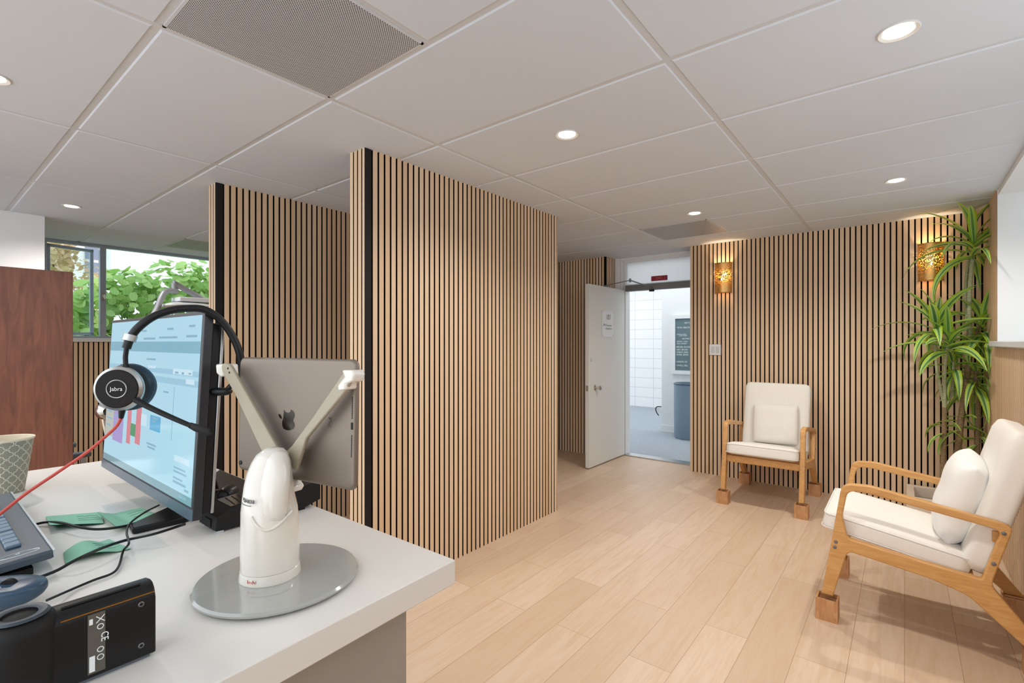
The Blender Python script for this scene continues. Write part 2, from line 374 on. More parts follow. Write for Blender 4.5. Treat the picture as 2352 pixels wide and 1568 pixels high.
vents = [(.52, 1.275), (4.18, 1.275), (1.74, 5.524)]
mb = MB()
mb.box(-.71, 5.62, -.6, 6.7, CE+.03, CE+.06, 1)
W = .012
for i in range(-2, 9):
    x = GX0+.61*i
    if x > 5.5: continue
    x2 = min(x+.61, 5.62)
    for j in range(-2, 4):
        y = GY0+1.213*j; y2 = y+1.213
        y = max(y, -.6); y2 = min(y2, 6.7)
        if y2-y < .05: continue
        segs = [(y, y2)]
        for (vx, vy) in vents:
            if abs(vx-x) < .1 and y-.01 <= vy < y2: segs = [(a, b) for (a, b) in ((y, vy), (vy+.61, y2)) if b-a > .05]
        for (a, b) in segs:
            e = .007
            o = len(mb.v)
            top = [(x+W-.002, a+W-.002), (x2-W+.002, a+W-.002), (x2-W+.002, b-W+.002), (x+W-.002, b-W+.002)]
            bot = [(x+W+e-.002, a+W+e-.002), (x2-W-e+.002, a+W+e-.002), (x2-W-e+.002, b-W-e+.002), (x+W+e-.002, b-W-e+.002)]
            vs = [(p[0], p[1], CE+.006) for p in top]+[(p[0], p[1], CE-.001) for p in bot]+[(p[0], p[1], CE+.03) for p in top]
            mb.add(vs, [(4, 5, 6, 7), (0, 1, 5, 4), (1, 2, 6, 5), (2, 3, 7, 6), (3, 0, 4, 7), (0, 1, 9, 8), (1, 2, 10, 9), (2, 3, 11, 10), (3, 0, 8, 11)], 0)
for i in range(-2, 9):
    x = GX0+.61*i
    if x < 5.6: mb.box(x-W, x+W, -.6, 6.7, CE+.004, CE+.012, 1)
for j in range(-2, 4):
    y = GY0+1.213*j; mb.box(-.71, 5.62, y-W, y+W, CE+.0035, CE+.0115, 1)
for (vx, vy) in vents:
    for yy in (vy, vy+.61): mb.box(vx, vx+.61, yy-W, yy+W, CE+.0038, CE+.0118, 1)
struct(mb, 'ceiling', ['ceil', 'grid'])

def slat_wall(mb, p0, p1, z0, z1, nrm, first=0.0, pitch=.0402, sw=.029, dep=.011, back=.02, holes=(), sidem=1):
    """backing plus slats from p0 to p1 (xy), nrm = outward normal (xy)"""
    p0 = Vector((p0[0], p0[1], 0)); p1 = Vector((p1[0], p1[1], 0)); nrm = Vector((nrm[0], nrm[1], 0)); L = (p1-p0).length; d = (p1-p0)/L
    mx = Matrix(((d.x, nrm.x, 0, p0.x), (d.y, nrm.y, 0, p0.y), (0, 0, 1, 0), (0, 0, 0, 1)))
    mb.box(0, L, -back, 0, z0, z1, 1, mx)
    a = first
    while a < L-.004:
        b = min(a+sw, L)
        spans = [(z0, z1)]
        for (h0, h1, g0, g1) in holes:
            if a < h1 and b > h0: spans = [q for (u, v) in spans for q in ((u, min(v, g0)), (max(u, g1), v)) if q[1]-q[0] > .001]
        for (u, v) in spans: mb.box(max(a, 0), b, .0002, dep, u, v, 0, mx, fm=[sidem, sidem, 0, 0, 0, 0])
        a += pitch

# end wall (with the light switch cut-out), side wall, far window wall
mb = MB(); slat_wall(mb, (XW+.011, 1.775), (XW+.011, YR), 0, CE+.02, (-1, 0), holes=[(1.775-1.577, 1.775-1.461, 1.232, 1.347)])
mb.box(XW+.03, XW+.23, YR, 1.775, 0, CE+.02, 1)
struct(mb, 'wall_end', ['slat', 'gap'])
mb = MB(); slat_wall(mb, (XW+.011, 4.6), (XW+.011, 2.79), 0, CE+.02, (-1, 0), first=.012)
slat_wall(mb, (XW, 2.775), (XW+.24, 2.775), 0, CE+.02, (0, -1), first=.012, pitch=.041); mb.box(XW+.03, XW+.24, 2.795, 4.6, 0, CE+.02, 1)
struct(mb, 'wall_end_left', ['slat', 'gap'])
mb = MB(); slat_wall(mb, (XW, YR), (-1.3, YR), 0, 1.335, (0, 1), first=.01, sidem=2)
slat_wall(mb, (XW, YR), (4.615, YR), 1.335, CE+.02, (0, 1), first=.01, sidem=2)
mb.box(-1.3, XW, YR-.25, YR-.02, 0, 1.33, 1); mb.box(4.60, XW, YR-.25, YR-.02, 1.33, CE+.02, 1)
struct(mb, 'wall_right', ['slat', 'gap', 'slatside'])
# right-hand window: sill, reveal, soffit strip and roller blind
w = thing('window_2', None, None, (3.0, YR, 1.33), kind='structure')
MB().box(-1.3, 4.612, YR-.22, YR+.045, 1.335, 1.372).build('window_sill', 'grid', w, bevel=(.006, 2))
MB().box(4.585, 4.612, YR-.22, YR+.004, 1.372, CE).build('window_reveal', 'white', w)
MB().box(-1.3, 4.585, YR-.22, YR+.0, CE-.035, CE).build('window_head', 'white', w)
for (a, b) in ((XE, 4.585), (-1.3, .9)):  # second span is an unseen glowing blind, added to cut side light on the desk
    bl = MB().box(a, b, YR-.16, YR-.155, 1.372, CE-.035).build('roller_blind', 'blind', w)
    MB().box(a, b, YR-.165, YR-.14, 1.372, 1.40).build('blind_hem', 'grid', bl)
MB().box(3.96, 4.0, YR-.2, YR-.12, 1.372, CE-.035).build('mullion', 'white', w)

# far left: white column wall, window wall with slats under the sill
struct(MB().box(-1.3, .73, 5.44, 6.7, 0, CE+.02), 'wall_left', mat('bright wall paint', (243, 245, 247), .7, var=.01))
mb = MB(); slat_wall(mb, (.73, YL), (5.4, YL), 0, 1.37, (0, -1)); mb.box(.73, 5.4, YL+.02, YL+.2, 0, 1.36, 2); mb.box(3.2, 5.4, YL, YL+.2, 1.36, CE+.02, 2)
struct(mb, 'wall_far_left', ['slat', 'gap', 'white'])
w = thing('window_1', None, None, (1.9, YL, 1.4), kind='structure')
MB().box(.73, 3.2, YL-.03, YL+.2, 1.37, 1.41).build('window_sill', 'white', w, bevel=(.004, 2))
mb = MB(); mb.box(.86, .895, YL, YL+.06, 1.41, 2.372); mb.box(1.30, 1.35, YL-.01, YL+.06, 1.41, 2.372); mb.box(2.75, 2.79, YL, YL+.06, 1.41, 2.372); mb.box(.86, 3.2, YL-.005, YL+.06, 2.355, CE); mb.box(.86, 3.2, YL, YL+.06, 1.41, 1.43); mb.box(.73, .86, YL, YL+.2, 1.41, CE)
mb.build('window_frame', 'alu', w, bevel=(.003, 1))
MB().box(1.35, 2.75, YL+.03, YL+.034, 1.43, 2.355).build('pane', 'glass', w)
MB().box(2.79, 3.2, YL+.03, YL+.034, 1.43, 2.355).build('pane', 'glass', w)
# the casement swings outward from its left jamb
rot = Matrix.Translation((.9, YL+.05, 0)) @ Matrix.Rotation(math.radians(14), 4, 'Z')
mb = MB()
for b in ((0, .03, 0, .025, 1.44, 2.345), (.36, .39, 0, .025, 1.44, 2.345), (0, .39, 0, .025, 1.44, 1.47), (0, .39, 0, .025, 2.315, 2.345)): mb.box(*b, mx=rot)
mb.build('casement_sash', 'alu', w, bevel=(.003, 1)); MB().box(.03, .36, .01, .013, 1.47, 2.315, mx=rot).build('pane', 'glass', w)
mb = MB(); mb.box(1.312, 1.338, YL-.02, YL-.01, 1.80, 1.88); mb.tube([(1.325, YL-.02, 1.86), (1.325, YL-.045, 1.86), (1.34, YL-.05, 1.82)], .006, 8); mb.build('latch', 'chrome', w, smooth=True)

# the two free-standing slatted partitions
def partition(x0, x1, y0, y1, name):
    mb = MB(); e = .011
    slat_wall(mb, (x0+.006, y0+e), (x1, y0+e), 0, CE+.004, (0, -1), first=.055-.012)
    slat_wall(mb, (x0+e, y1), (x0+e, y0+.004), 0, CE+.004, (-1, 0), first=.004, pitch=.0375, sw=.028)
    slat_wall(mb, (x1, y1-e), (x0+.006, y1-e), 0, CE+.004, (0, 1))
    mb.box(x0+.012, x1-.001, y0+.012, y1-.012, 0, CE+.004, 1)
    mb.box(x1-.001, x1+.004, y0+.002, y1-.002, 0, CE+.004, 0)
    mb.box(x0+.002, x0+.042, y0+.0035, y0+.012, 0, CE+.004, 2)   # black corner strip
    struct(mb, name, ['slat', 'gap', 'blackm'])
partition(1.517, 3.335, 2.20, 2.34, 'wall_partition_near')
partition(1.255, 5.2, 3.42, 3.54, 'wall_partition_far')

# door opening, leaf, transom
w = thing('door_1', None, None, (5.47, 2.64, 0), kind='structure')
mb = MB()
for (a, b, c) in ((2.64, 2.665, 5.50), (2.665, 2.70, 5.485), (2.70, 2.775, 5.47)): mb.box(c, 5.62, a, b, 0, CE)
mb.box(5.49, 5.62, 1.70, 1.78, 0, CE); mb.box(5.49, 5.62, 1.75, 2.66, 2.33, CE); mb.box(5.475, 5.62, 1.7, 2.70, 2.352, CE)
mb.box(5.49, 5.60, 1.78, 2.64, 1.985, 2.06)
mb.build('door_frame', 'white', w, bevel=(.003, 1))
MB().box(5.54, 5.55, 1.78, 2.64, 2.06, 2.33).build('transom_panel', 'frosted', w)
lf = MB().box(4.62, 5.475, 2.642, 2.687, .012, 1.995).build('door_leaf', 'door', w, bevel=(.002, 1))
def knob(side):
    mb = MB(); y0 = 2.642 if side < 0 else 2.687
    rt = Matrix.Rotation(-side*PI/2, 3, 'X')
    mb.lathe([(0, 0), (.036, 0), (.036, .004), (.026, .010), (.012, .014), (.011, .034), (.022, .042), (.028, .054), (.026, .066), (.012, .073), (0, .074)], (4.76, y0, .87), 24, mx=rt)
    return mb
knob(-1).build('doorknob', 'chrome', w, smooth=True); knob(1).build('doorknob', 'chrome', w, smooth=True)
MB().lathe([(0, 0), (.02, 0), (.019, .006), (.008, .01), (0, .01)], (4.665, 2.642, 1.177), 20, mx=Matrix.Rotation(PI/2, 3, 'X')).build('deadbolt', 'grid', w, smooth=True)
MB().box(4.617, 4.621, 2.652, 2.677, .84, .90).build('latch_plate', 'silver', w)
MB().box(5.46, 5.60, 1.78, 2.64, 0, .012).build('threshold', 'silver', w)

# the hallway beyond
struct(MB().box(5.50, 11, -1.5, 7, -.05, .002), 'floor_hallway', 'carpet')
struct(MB().box(9.85, 10.0, 2.8, 7, 0, 3.0), 'wall_hallway_blocks', 'block')
struct(MB().box(7.31, 7.45, -1.5, 2.91, 0, 3.0), 'wall_hallway', 'white')
struct(MB().box(5.5, 10, -1.5, 7, 2.75, 2.8), 'ceiling_hallway', 'ceil')
struct(MB().box(7.295, 7.31, -1.5, 2.92, 0, .10), 'baseboard_hallway', 'white')
struct(MB().box(5.62, 5.7, 2.72, 7, 0, 2.75).box(5.62, 5.7, -1.5, 1.70, 0, 2.75).box(5.55, 5.62, -1.5, 7, CE+.012, 2.75), 'wall_hallway_near', 'white')
mb = MB().box(6.0, 7.2, 1.0, 4.5, 2.735, 2.75); struct(mb, 'trim_hallway_light', 'hall_lamp')
mb = MB().box(7.8, 9.4, 3.4, 6.5, 2.735, 2.75); struct(mb, 'trim_hallway_light_far', 'hall_lamp')

# letter board directory
t = thing('directory_board', 'glazed grey letter board with white lettering on the hallway wall', 'notice board', (7.31, 2.3, .9))
mb = MB(); Y0, Y1, Z0, Z1 = 2.745, 1.95, .89, 1.775
for b in ((Y1, Y0, Z0, Z0+.055), (Y1, Y0, Z1-.055, Z1), (Y0-.055, Y0, Z0+.055, Z1-.055), (Y1, Y1+.055, Z0+.055, Z1-.055)): mb.box(7.27, 7.31, *b)
mb.build('frame', 'white', t)
MB().box(7.29, 7.31, Y1+.05, Y0-.05, Z0+.05, Z1-.05).build('letter_panel', 'board', t)
mb = MB(); mb = None; rows = [('FIRST FLOOR', 1.655, .13, .028), ('TOTAL HEALTH', 1.585, .015, .032), ('DAWSON, PETER', 1.487, .015, .022), ('LISTER, FRANK', 1.467, .05, .022), ('SECOND FLOOR', 1.42, .10, .03), ('BERKELEY - ENDO', 1.38, .015, .024), ('ORAL SURGERY', 1.348, .015, .026), ('BERGER, RICHARD', 1.295, .01, .033), ('KREY, BRYAN', 1.255, .01, .033), ('ROBATI, SARA', 1.217, .01, .033), ('IRVINE, ARON', 1.18, .01, .033), ('GARDEN, SO', 1.075, .01, .033), ('CAVALLI, BILL', 1.02, .01, .033)]
for s, z, dx, size in rows: mb = MB(); add_text(mb, s, size, (7.289, 2.685-dx, z-.01), (0, -1, 0), (0, 0, 1), sx=.85); mb.build('lettering', 'textw', t)
# bin and small bracket in the hallway
t = thing('waste_bin', 'tall round blue-grey mesh bin standing on hallway carpet', 'bin', (7.02, 2.40, .002))
MB().lathe([(0, .0), (.185, .0), (.195, .02), (.20, .40), (.20, .76), (.195, .765)], (7.02, 2.40, .003), 40).build('bin_body', 'binb', t, smooth=True)
MB().lathe([(0, .765), (.19, .765), (.203, .76), (.205, .775), (.19, .785), (.05, .76), (0, .76)], (7.02, 2.40, .003), 40).build('bin_rim', 'blue', t, smooth=True)
t = thing('wall_bracket', 'small black hooked bracket fixed at the hallway wall corner', 'bracket', (7.33, 2.92, .30))
mb = MB(); q = [at_x(x, y, 7.33) for x, y in ((1519, 934), (1509, 934), (1506, 940), (1509, 948), (1513, 954))]
mb.tube(catmull(q, 4), .008, 8).build('hook', 'black', t, smooth=True)
MB().box(7.315, 7.345, 2.905, 2.95, q[2].z-.03, q[2].z+.03).build('mounting_plate', 'white', t)

# door sign, exit sign, closer, switch
t = thing('door_sign', 'white acrylic plate numbered 101 on the open door', 'sign', (5.04, 2.64, 1.57))
P = lambda x, y: at_y(x, y, 2.640)
MB().box(4.905, 5.175, 2.636, 2.642, 1.425, 1.725).build('plate', 'dental', t, bevel=(.001, 1))
for x in (4.92, 5.16):
    for z in (1.44, 1.71): MB().lathe([(0, 0), (.006, 0), (.005, .003), (0, .003)], (x, 2.636, z), 12, mx=Matrix.Rotation(PI/2, 3, 'X')).build('standoff', 'silver', t)
mb = MB(); add_text(mb, '101', .085, (5.045, 2.636, 1.625), (1, 0, 0), (0, 0, 1), center=True, sx=.85); mb.build('number', 'text', t)
mb = MB(); add_text(mb, 'Claremont', .034, (4.985, 2.636, 1.548), (1, 0, 0), (0, 0, 1), sx=.95); mb.build('lettering', 'textg', t); mb = MB(); add_text(mb, 'DentalCare', .034, (4.985, 2.636, 1.512), (1, 0, 0), (0, 0, 1), sx=.95); mb.build('lettering', 'textg', t)
mb = MB()
for k in range(5):
    a = math.radians(30+k*32); c = Vector((4.953, 2.6355, 1.545)); d = Vector((math.cos(a), 0, math.sin(a))); s = Vector((-d.z, 0, d.x))
    mb.prism([c+d*.012, c+d*.024+s*.005, c+d*.038, c+d*.024-s*.005], (0, -.0006, 0))
mb.build('flower_mark', 'textg', t)
t = thing('exit_sign', 'small red exit sign on the transom panel over the door', 'sign', (5.54, 2.23, 2.11))
MB().box(5.532, 5.54, 2.135, 2.33, 2.085, 2.143).build('sign_plate', 'exit', t, bevel=(.002, 1))
mb = MB(); add_text(mb, 'EXIT', .042, (5.531, 2.232, 2.10), (0, -1, 0), (0, 0, 1), center=True, sx=.8); mb.build('lettering', mat('pink letters', (214, 110, 110), .5), t)
t = thing('door_closer', 'grey metal door closer with folding arm above the open door', 'door closer', (5.48, 2.2, 2.02))
MB().box(5.44, 5.49, 1.80, 2.62, 1.975, 2.045).build('closer_body', 'closer', t, bevel=(.006, 2))
MB().lathe([(0, 0), (.03, 0), (.03, .02), (0, .02)], (5.43, 2.28, 1.955), 20).build('pivot', 'blackm', t, smooth=True)
mb = MB(); mb.tube([(5.42, 2.28, 2.0), (5.05, 2.37, 2.052)], .007, 8); mb.tube([(5.05, 2.37, 2.052), (5.0, 2.64, 2.01)], .005, 8); mb.lathe([(0, -.02), (.012, -.02), (.012, .02), (0, .02)], (5.05, 2.37, 2.05), 12); mb.box(4.98, 5.02, 2.63, 2.66, 1.995, 2.012)
mb.build('closer_arm', 'closer', t, smooth=True)
t = thing('light_switch', 'white double rocker light switch set into the slatted end wall', 'light switch', (XW, 1.52, 1.29))
MB().box(XW-.012, XW+.012, 1.463, 1.575, 1.234, 1.345).build('switch_plate', 'white', t, bevel=(.002, 2))
MB().box(XW-.016, XW-.011, 1.524, 1.556, 1.256, 1.322).build('rocker', 'grid', t, bevel=(.001, 1))
MB().box(XW-.016, XW-.011, 1.478, 1.510, 1.256, 1.322).build('rocker', 'grid', t, bevel=(.001, 1))

# ------------------------------------------------------------------ ceiling fittings
vl = ['big perforated metal ceiling vent above the reception desk', 'perforated ceiling vent near the doorway beside a downlight', 'ceiling vent near the far left window wall']
for (vx, vy), lb in zip(vents, vl):
    t = thing('ceiling_vent', lb, 'vent', (vx+.305, vy+.305, CE), group='perforated ceiling vents')
    MB().box(vx+.018, vx+.592, vy+.018, vy+.592, CE-.001, CE+.003).build('perforated_face', 'vent', t)
    mb = MB()
    for b in ((.010, .019, .010, .600), (.591, .600, .010, .600), (.010, .600, .010, .019), (.010, .600, .591, .600)): mb.box(vx+b[0], vx+b[1], vy+b[2], vy+b[3], CE-.0005, CE+.01)
    mb.build('vent_frame', 'grid', t)
dl = [(2.046, .015, 'round recessed downlight above the right side near the top edge'), (2.046, 1.293, 'recessed downlight above the near slatted partition front'), (3.92, .04, 'recessed downlight in front of the plant corner'),
      (3.92, 1.293, 'recessed downlight beside the vent near the doorway'), (.80, 4.87, 'recessed downlight near the far left window'), (.215, 2.74, 'recessed downlight cut by the left photo edge'),
      ]
def downlight(x, y, lb):
    t = thing('recessed_downlight', lb, 'ceiling light', (x, y, CE), group='recessed ceiling downlights')
    MB().lathe([(.036, .012), (.041, -.001), (.055, -.006), (.058, -.004), (.058, .001)], (x, y, CE), 36).build('trim_ring', 'trim', t, smooth=True)
    MB().lathe([(0, -.003), (.0395, -.003)], (x, y, CE), 32).build('lens', 'lamp', t)
    L = bpy.data.lights.new('downlight_beam', 'SPOT'); L.energy = DOWN_W; L.spot_size = math.radians(150); L.spot_blend = .8; L.shadow_soft_size = .04; L.color = (1, .94, .86)
    o = bpy.data.objects.new('downlight_beam', L); C.objects.link(o); o.parent = t; o.location = (0, 0, -.012)
dl.append((2.67, 4.87, 'unseen recessed downlight added behind the far slatted partition'))  # unseen lamp, added to lift the light beyond the far partition
for a in dl: downlight(*a)

def sconce(y, zc, lb):
    t = thing('wall_sconce', lb, 'wall light', (XW-.001, y, zc), group='perforated brass wall sconces')
    n = 24; R = .08; D = .075; H = .15; mb = MB(); vs = []; fs = []
    for j in range(2):
        for k in range(n+1):
            a = PI*k/n; vs.append((XW-.004-D*math.sin(a), y+R*math.cos(a), zc-H+2*H*j))
    for k in range(n): fs.append((k, k+1, n+1+k+1, n+1+k))
    mb.add(vs, fs); mb.build('perforated_shade', 'brass', t, smooth=True)
    mb = MB()
    for z in (zc-H, zc+H):
        mb.tube([(XW-.004-D*math.sin(PI*k/n), y+R*math.cos(PI*k/n), z) for k in range(n+1)], .003, 6)
    mb.box(XW-.006, XW-.0005, y-R, y+R, zc-H, zc+H); mb.build('back_plate', 'brasss', t)
    MB().lathe([(0, -.022), (.010, -.016), (.013, 0), (.009, .02), (.007, .03), (0, .032)], (XW-.045, y, zc-.01), 16).build('bulb', 'bulb', t, smooth=True)
    L = bpy.data.lights.new('sconce_glow', 'POINT'); L.energy = 3.0; L.color = (1, .84, .58); L.shadow_soft_size = .02
    o = bpy.data.objects.new('sconce_glow', L); C.objects.link(o); o.parent = t; o.location = (-.045, 0, .045)
sconce(1.437, 2.018, 'brass perforated wall light beside the doorway above the switch')
sconce(-.167, 2.015, 'brass perforated wall light behind the plant leaves in the corner')

# ------------------------------------------------------------------ lounge chairs
def curve_plate(name, loops, x0, x1, bevel, matname, parent):
    """loops of (d,z) points -> plate between x0 and x1 with rounded edges; first loop is the outline"""
    cu = bpy.data.curves.new('c', 'CURVE'); cu.dimensions = '2D'; cu.fill_mode = 'BOTH'; cu.extrude = (x1-x0)/2-bevel; cu.bevel_depth = bevel; cu.bevel_resolution = 3; cu.offset = -bevel
    for lp in loops:
        s = cu.splines.new('POLY'); s.points.add(len(lp)-1)
        for p, q in zip(s.points, lp): p.co = (q[0], q[1], 0, 1)
        s.use_cyclic_u = True
    o = bpy.data.objects.new('c', cu); C.objects.link(o); dg = bpy.context.evaluated_depsgraph_get(); dg.update()
    me = bpy.data.meshes.new_from_object(o.evaluated_get(dg)); vs = [Vector(((x0+x1)/2+v.co.z, v.co.x, v.co.y)) for v in me.vertices]; fs = [tuple(p.vertices) for p in me.polygons]
    bpy.data.objects.remove(o); bpy.data.curves.remove(cu); bpy.data.meshes.remove(me)
    mb = MB(); mb.add(vs, fs); ob = mb.build(name, matname, parent, smooth=True, angle=50)
    return ob
def round_poly(pts, k=5):
    """pts (d,z,r): fillet each corner with radius r"""
    out = []; n = len(pts)
    for i in range(n):
        p = Vector(pts[i][:2]); r = pts[i][2]; a = Vector(pts[i-1][:2])-p; b = Vector(pts[(i+1) % n][:2])-p
        if r <= 0: out.append(p); continue
        a_, b_ = a.normalized(), b.normalized(); ang = math.acos(max(-1, min(1, a_.dot(b_)))); t = min(r/math.tan(ang/2), a.length*.48, b.length*.48)
        s, e = p+a_*t, p+b_*t
        for j in range(k+1):
            u = j/k; out.append((1-u)**2*s+2*u*(1-u)*p+u*u*e)
    return out
def lounge_chair(label):
    t = thing('lounge_chair', label, 'armchair', (0, 0, 0), group='wood framed lounge chairs')
    outer = round_poly([(.322, .10, .004), (.276, .40, .1), (.238, .66, .055), (.13, .668, .12), (-.30, .598, .03), (-.352, .585, .03), (-.284, .325, .06), (-.46, .095, .004), (-.395, .095, .004), (-.212, .262, .10), (-.09, .296, .05), (.214, .338, .03), (.274, .10, .004)])
    inner = round_poly([(.236, .50, .1), (.214, .632, .045), (.14, .632, .05), (-.27, .570, .02), (-.315, .56, .03), (-.256, .342, .012), (.215, .398, .03)])
    for s in (-1, 1):
        a, b = (.272, .31) if s > 0 else (-.31, -.272)
        fr = curve_plate('side_frame', [outer, inner], a, b, .006, 'oakc', t)
        for (d, z) in ((.262, .372), (.266, .345), (-.322, .555), (-.292, .42)):
            MB().lathe([(0, .0), (.008, 0), (.008, .002), (.006, .003), (0, .003)], (s*.310, d, z), 14, mx=Matrix.Rotation(s*PI/2, 3, 'Y')).build('bolt', 'closer', fr, smooth=True)
    MB().box(-.275, .275, .228, .258, .33, .385).build('front_rail', 'oakc', t, bevel=(.004, 2))
    MB().box(-.275, .275, -.235, -.205, .29, .34).build('rear_rail', 'oakc', t, bevel=(.004, 2))
    MB().box(-.275, .275, -.315, -.29, .50, .55).build('back_rail', 'oakc', t, bevel=(.004, 2))
    # seat cushion tips down to the rear
    vs, fs = soft_box(.536, .56, .098, (.03, .03, .026), 12, .014)
    mx = Matrix.Translation((0, .045, .414)) @ Matrix.Rotation(math.radians(9.5), 4, 'X')
    mb = MB(); mb.add([mx @ v for v in vs], fs); sc_ = mb.build('seat_cushion', 'cream', t, smooth=True, angle=180)
    for zz in (.034, -.034): q = [mx @ p for p in rrect(.536+.001, .56+.001, .03, zz)]; MB().tube(q+[q[0]], .0022, 6, caps=False).build('piping', 'creamw', sc_, smooth=True)
    vs, fs = soft_box(.536, .115, .64, (.04, .035, .045), 12, 0)
    mx = Matrix.Translation((0, -.322, .655)) @ Matrix.Rotation(math.radians(15.5), 4, 'X')
    mb = MB(); mb.add([mx @ v for v in vs], fs); mb.build('back_cushion', 'cream', t, smooth=True, angle=180)
    return t
def place_copy(src, loc, rz, label):
    r = src.copy(); C.objects.link(r); r.location = loc; r.rotation_euler = (0, 0, rz); r['label'] = label
    for ch in [o for o in bpy.data.objects if o.parent == src]:
        c = ch.copy(); C.objects.link(c); c.parent = r
        for g in [o for o in bpy.data.objects if o.parent == ch]:
            d = g.copy(); C.objects.link(d); d.parent = c
    return r
RZ = .018
ch2 = lounge_chair('cream lounge chair seen side-on at right, near the camera')
ch1 = place_copy(ch2, (4.685, .915, RZ), PI/2, 'cream lounge chair facing us against the slatted end wall')
ch2.location = (3.17, 0.0, RZ)
def pillow(w, h, th, mx, name, label, seed):
    rnd = random.Random(seed); n = 22; vs = []; fs = []
    ph = [rnd.uniform(0, 6) for _ in range(6)]
    for side in (1, -1):
        for i in range(n+1):
            for j in range(n+1):
                u, v = -1+2*i/n, -1+2*j/n
                pin = 1-.075*(u*u)*(1-v*v)*1.0-.0; pin2 = 1-.075*(v*v)*(1-u*u)
                x = u*w/2*(1-.06*(1-v*v)*abs(u)**4*-1*-1); y = v*h/2*(1-.06*(1-u*u)*abs(v)**4)
                f = (max(0, 1-u**4)*max(0, 1-v**4))**.55
                wr = .010*math.sin(3*v*2.2+ph[0]+1.8*u)*f*(1-abs(v))*1.0+.006*math.sin(9*v+2.5*u*u*3+ph[1])*f*max(0, -v+.3)
                cf = 1-.085*u*u*v*v; x *= cf; y *= cf
                vs.append((x, y, side*(th/2*f)+wr*(1 if side > 0 else .3)))
    N = (n+1)*(n+1)
    for sd in (0, 1):
        for i in range(n):
            for j in range(n): a = sd*N+i*(n+1)+j; fs.append((a, a+1, a+n+2, a+n+1))
    bm = bmesh.new(); bvs = [bm.verts.new(mx @ Vector(v)) for v in vs]
    for f in fs: bm.faces.new([bvs[k] for k in f])
    bmesh.ops.remove_doubles(bm, verts=bm.verts, dist=.0008); bm.verts.index_update()
    mb = MB(); mb.add([v.co.copy() for v in bm.verts], [[v.index for v in f.verts] for f in bm.faces]); bm.free()
    single(mb, name, 'creamw' if seed == 1 else 'cream', label, 'cushion', mx.translation, group='throw pillows on the lounge chairs', smooth=True, angle=180, sub=1)
# pillow 1 leans on the side-on chair's back, pillow 2 on the facing chair's back
loc = Matrix.Translation((3.17, 0, RZ)); A = Matrix.Translation((-.02, -.203, .625)) @ Matrix.Rotation(math.radians(90+15), 4, 'X') @ Matrix.Rotation(math.radians(4), 4, 'Z')
pillow(.44, .42, .15, loc @ A, 'throw_pillow', 'white throw pillow leaning in the side-on chair at right', 1)
loc = Matrix.Translation((4.685, .915, RZ)) @ Matrix.Rotation(PI/2, 4, 'Z'); A = Matrix.Translation((-.01, -.223, .615)) @ Matrix.Rotation(math.radians(90+15.5), 4, 'X') @ Matrix.Rotation(math.radians(-2), 4, 'Z')
pillow(.40, .38, .10, loc @ A, 'throw_pillow', 'cream creased throw pillow on the chair facing us', 2)
# hollow wooden risers under the feet
def riser(x, y, label, rz=0):
    t = thing('furniture_riser', label, 'furniture riser', (x, y, 0), group='wooden block risers under the chair legs'); a = .046; h = .105; i = .038
    mx = Matrix.Translation((x, y, 0)) @ Matrix.Rotation(rz, 4, 'Z'); mb = MB()
    for b in ((-a, -i, -a, a), (i, a, -a, a), (-i, i, -a, -i), (-i, i, i, a)): mb.box(*b, 0, h, mx=mx)
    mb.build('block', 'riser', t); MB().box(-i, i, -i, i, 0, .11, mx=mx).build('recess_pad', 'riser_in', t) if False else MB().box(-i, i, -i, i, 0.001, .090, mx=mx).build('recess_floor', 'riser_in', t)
for (dx, dy, nm) in ((-.291, .298, 'wooden riser block under the near front leg of the side-on chair'), (.291, .298, 'wooden riser block under the far front leg of the side-on chair'), (-.291, -.428, 'wooden riser block cut by the right photo edge, under the side-on chair'), (.291, -.428, 'wooden riser block under the far rear leg of the side-on chair')):
    riser(3.17+dx, dy, nm)
for (dx, dy, nm) in ((.291, .298, 'wooden riser block under the left front leg of the facing chair'), (-.291, .298, 'wooden riser block under the right front leg of the facing chair'), (.291, -.428, 'wooden riser block under the left rear leg of the facing chair'), (-.291, -.428, 'wooden riser block under the right rear leg of the facing chair')):
    riser(4.685-dy, .915+(dx), nm)

# ------------------------------------------------------------------ plant in the corner
t = thing('planter', 'low square beige planter in the corner behind the chair', 'planter', (4.965, -.245, 0))
px0, px1, py0, py1 = 4.745, 5.19, -.46, -.012; mb = MB(); w_ = .05
for b in ((px0, px0+w_, py0, py1), (px1-w_, px1, py0, py1), (px0+w_, px1-w_, py0, py0+w_), (px0+w_, px1-w_, py1-w_, py1)): mb.box(*b, 0, .2)
mb.build('planter_box', 'planter', t, bevel=(.003, 1)); MB().box(px0+w_, px1-w_, py0+w_, py1-w_, .01, .12).build('soil', 'soil', t)
plant = thing('dracaena', 'tall dracaena with lime striped leaves on several bare trunks', 'plant', (4.965, -.245, .12))
PX = 4.95
def tp(px, py, x=PX): return at_x(px, py, x)
tr1 = [tp(2162, 1165, 4.93), tp(2165, 1100, 4.94), tp(2168, 1020, 4.94), tp(2170, 935, 4.94)]; tr1[0].z = .11
b1 = [tr1[-1], tp(2158, 880, 4.93), tp(2150, 830, 4.93), tp(2147, 745, 4.92)]
b2 = [tr1[-1], tp(2170, 860, 4.92), tp(2174, 810, 4.90), tp(2178, 775, 4.90)]
b3 = [tr1[-1], tp(2186, 900, 4.98), tp(2190, 840, 4.99), tp(2188, 820, 5.0)]
tr2 = [tp(2190, 1120, 5.0), tp(2200, 1030, 5.0), tp(2212, 930, 5.0), tp(2222, 860, 5.0), tp(2228, 790, 5.0)]; tr2[0].z = .11
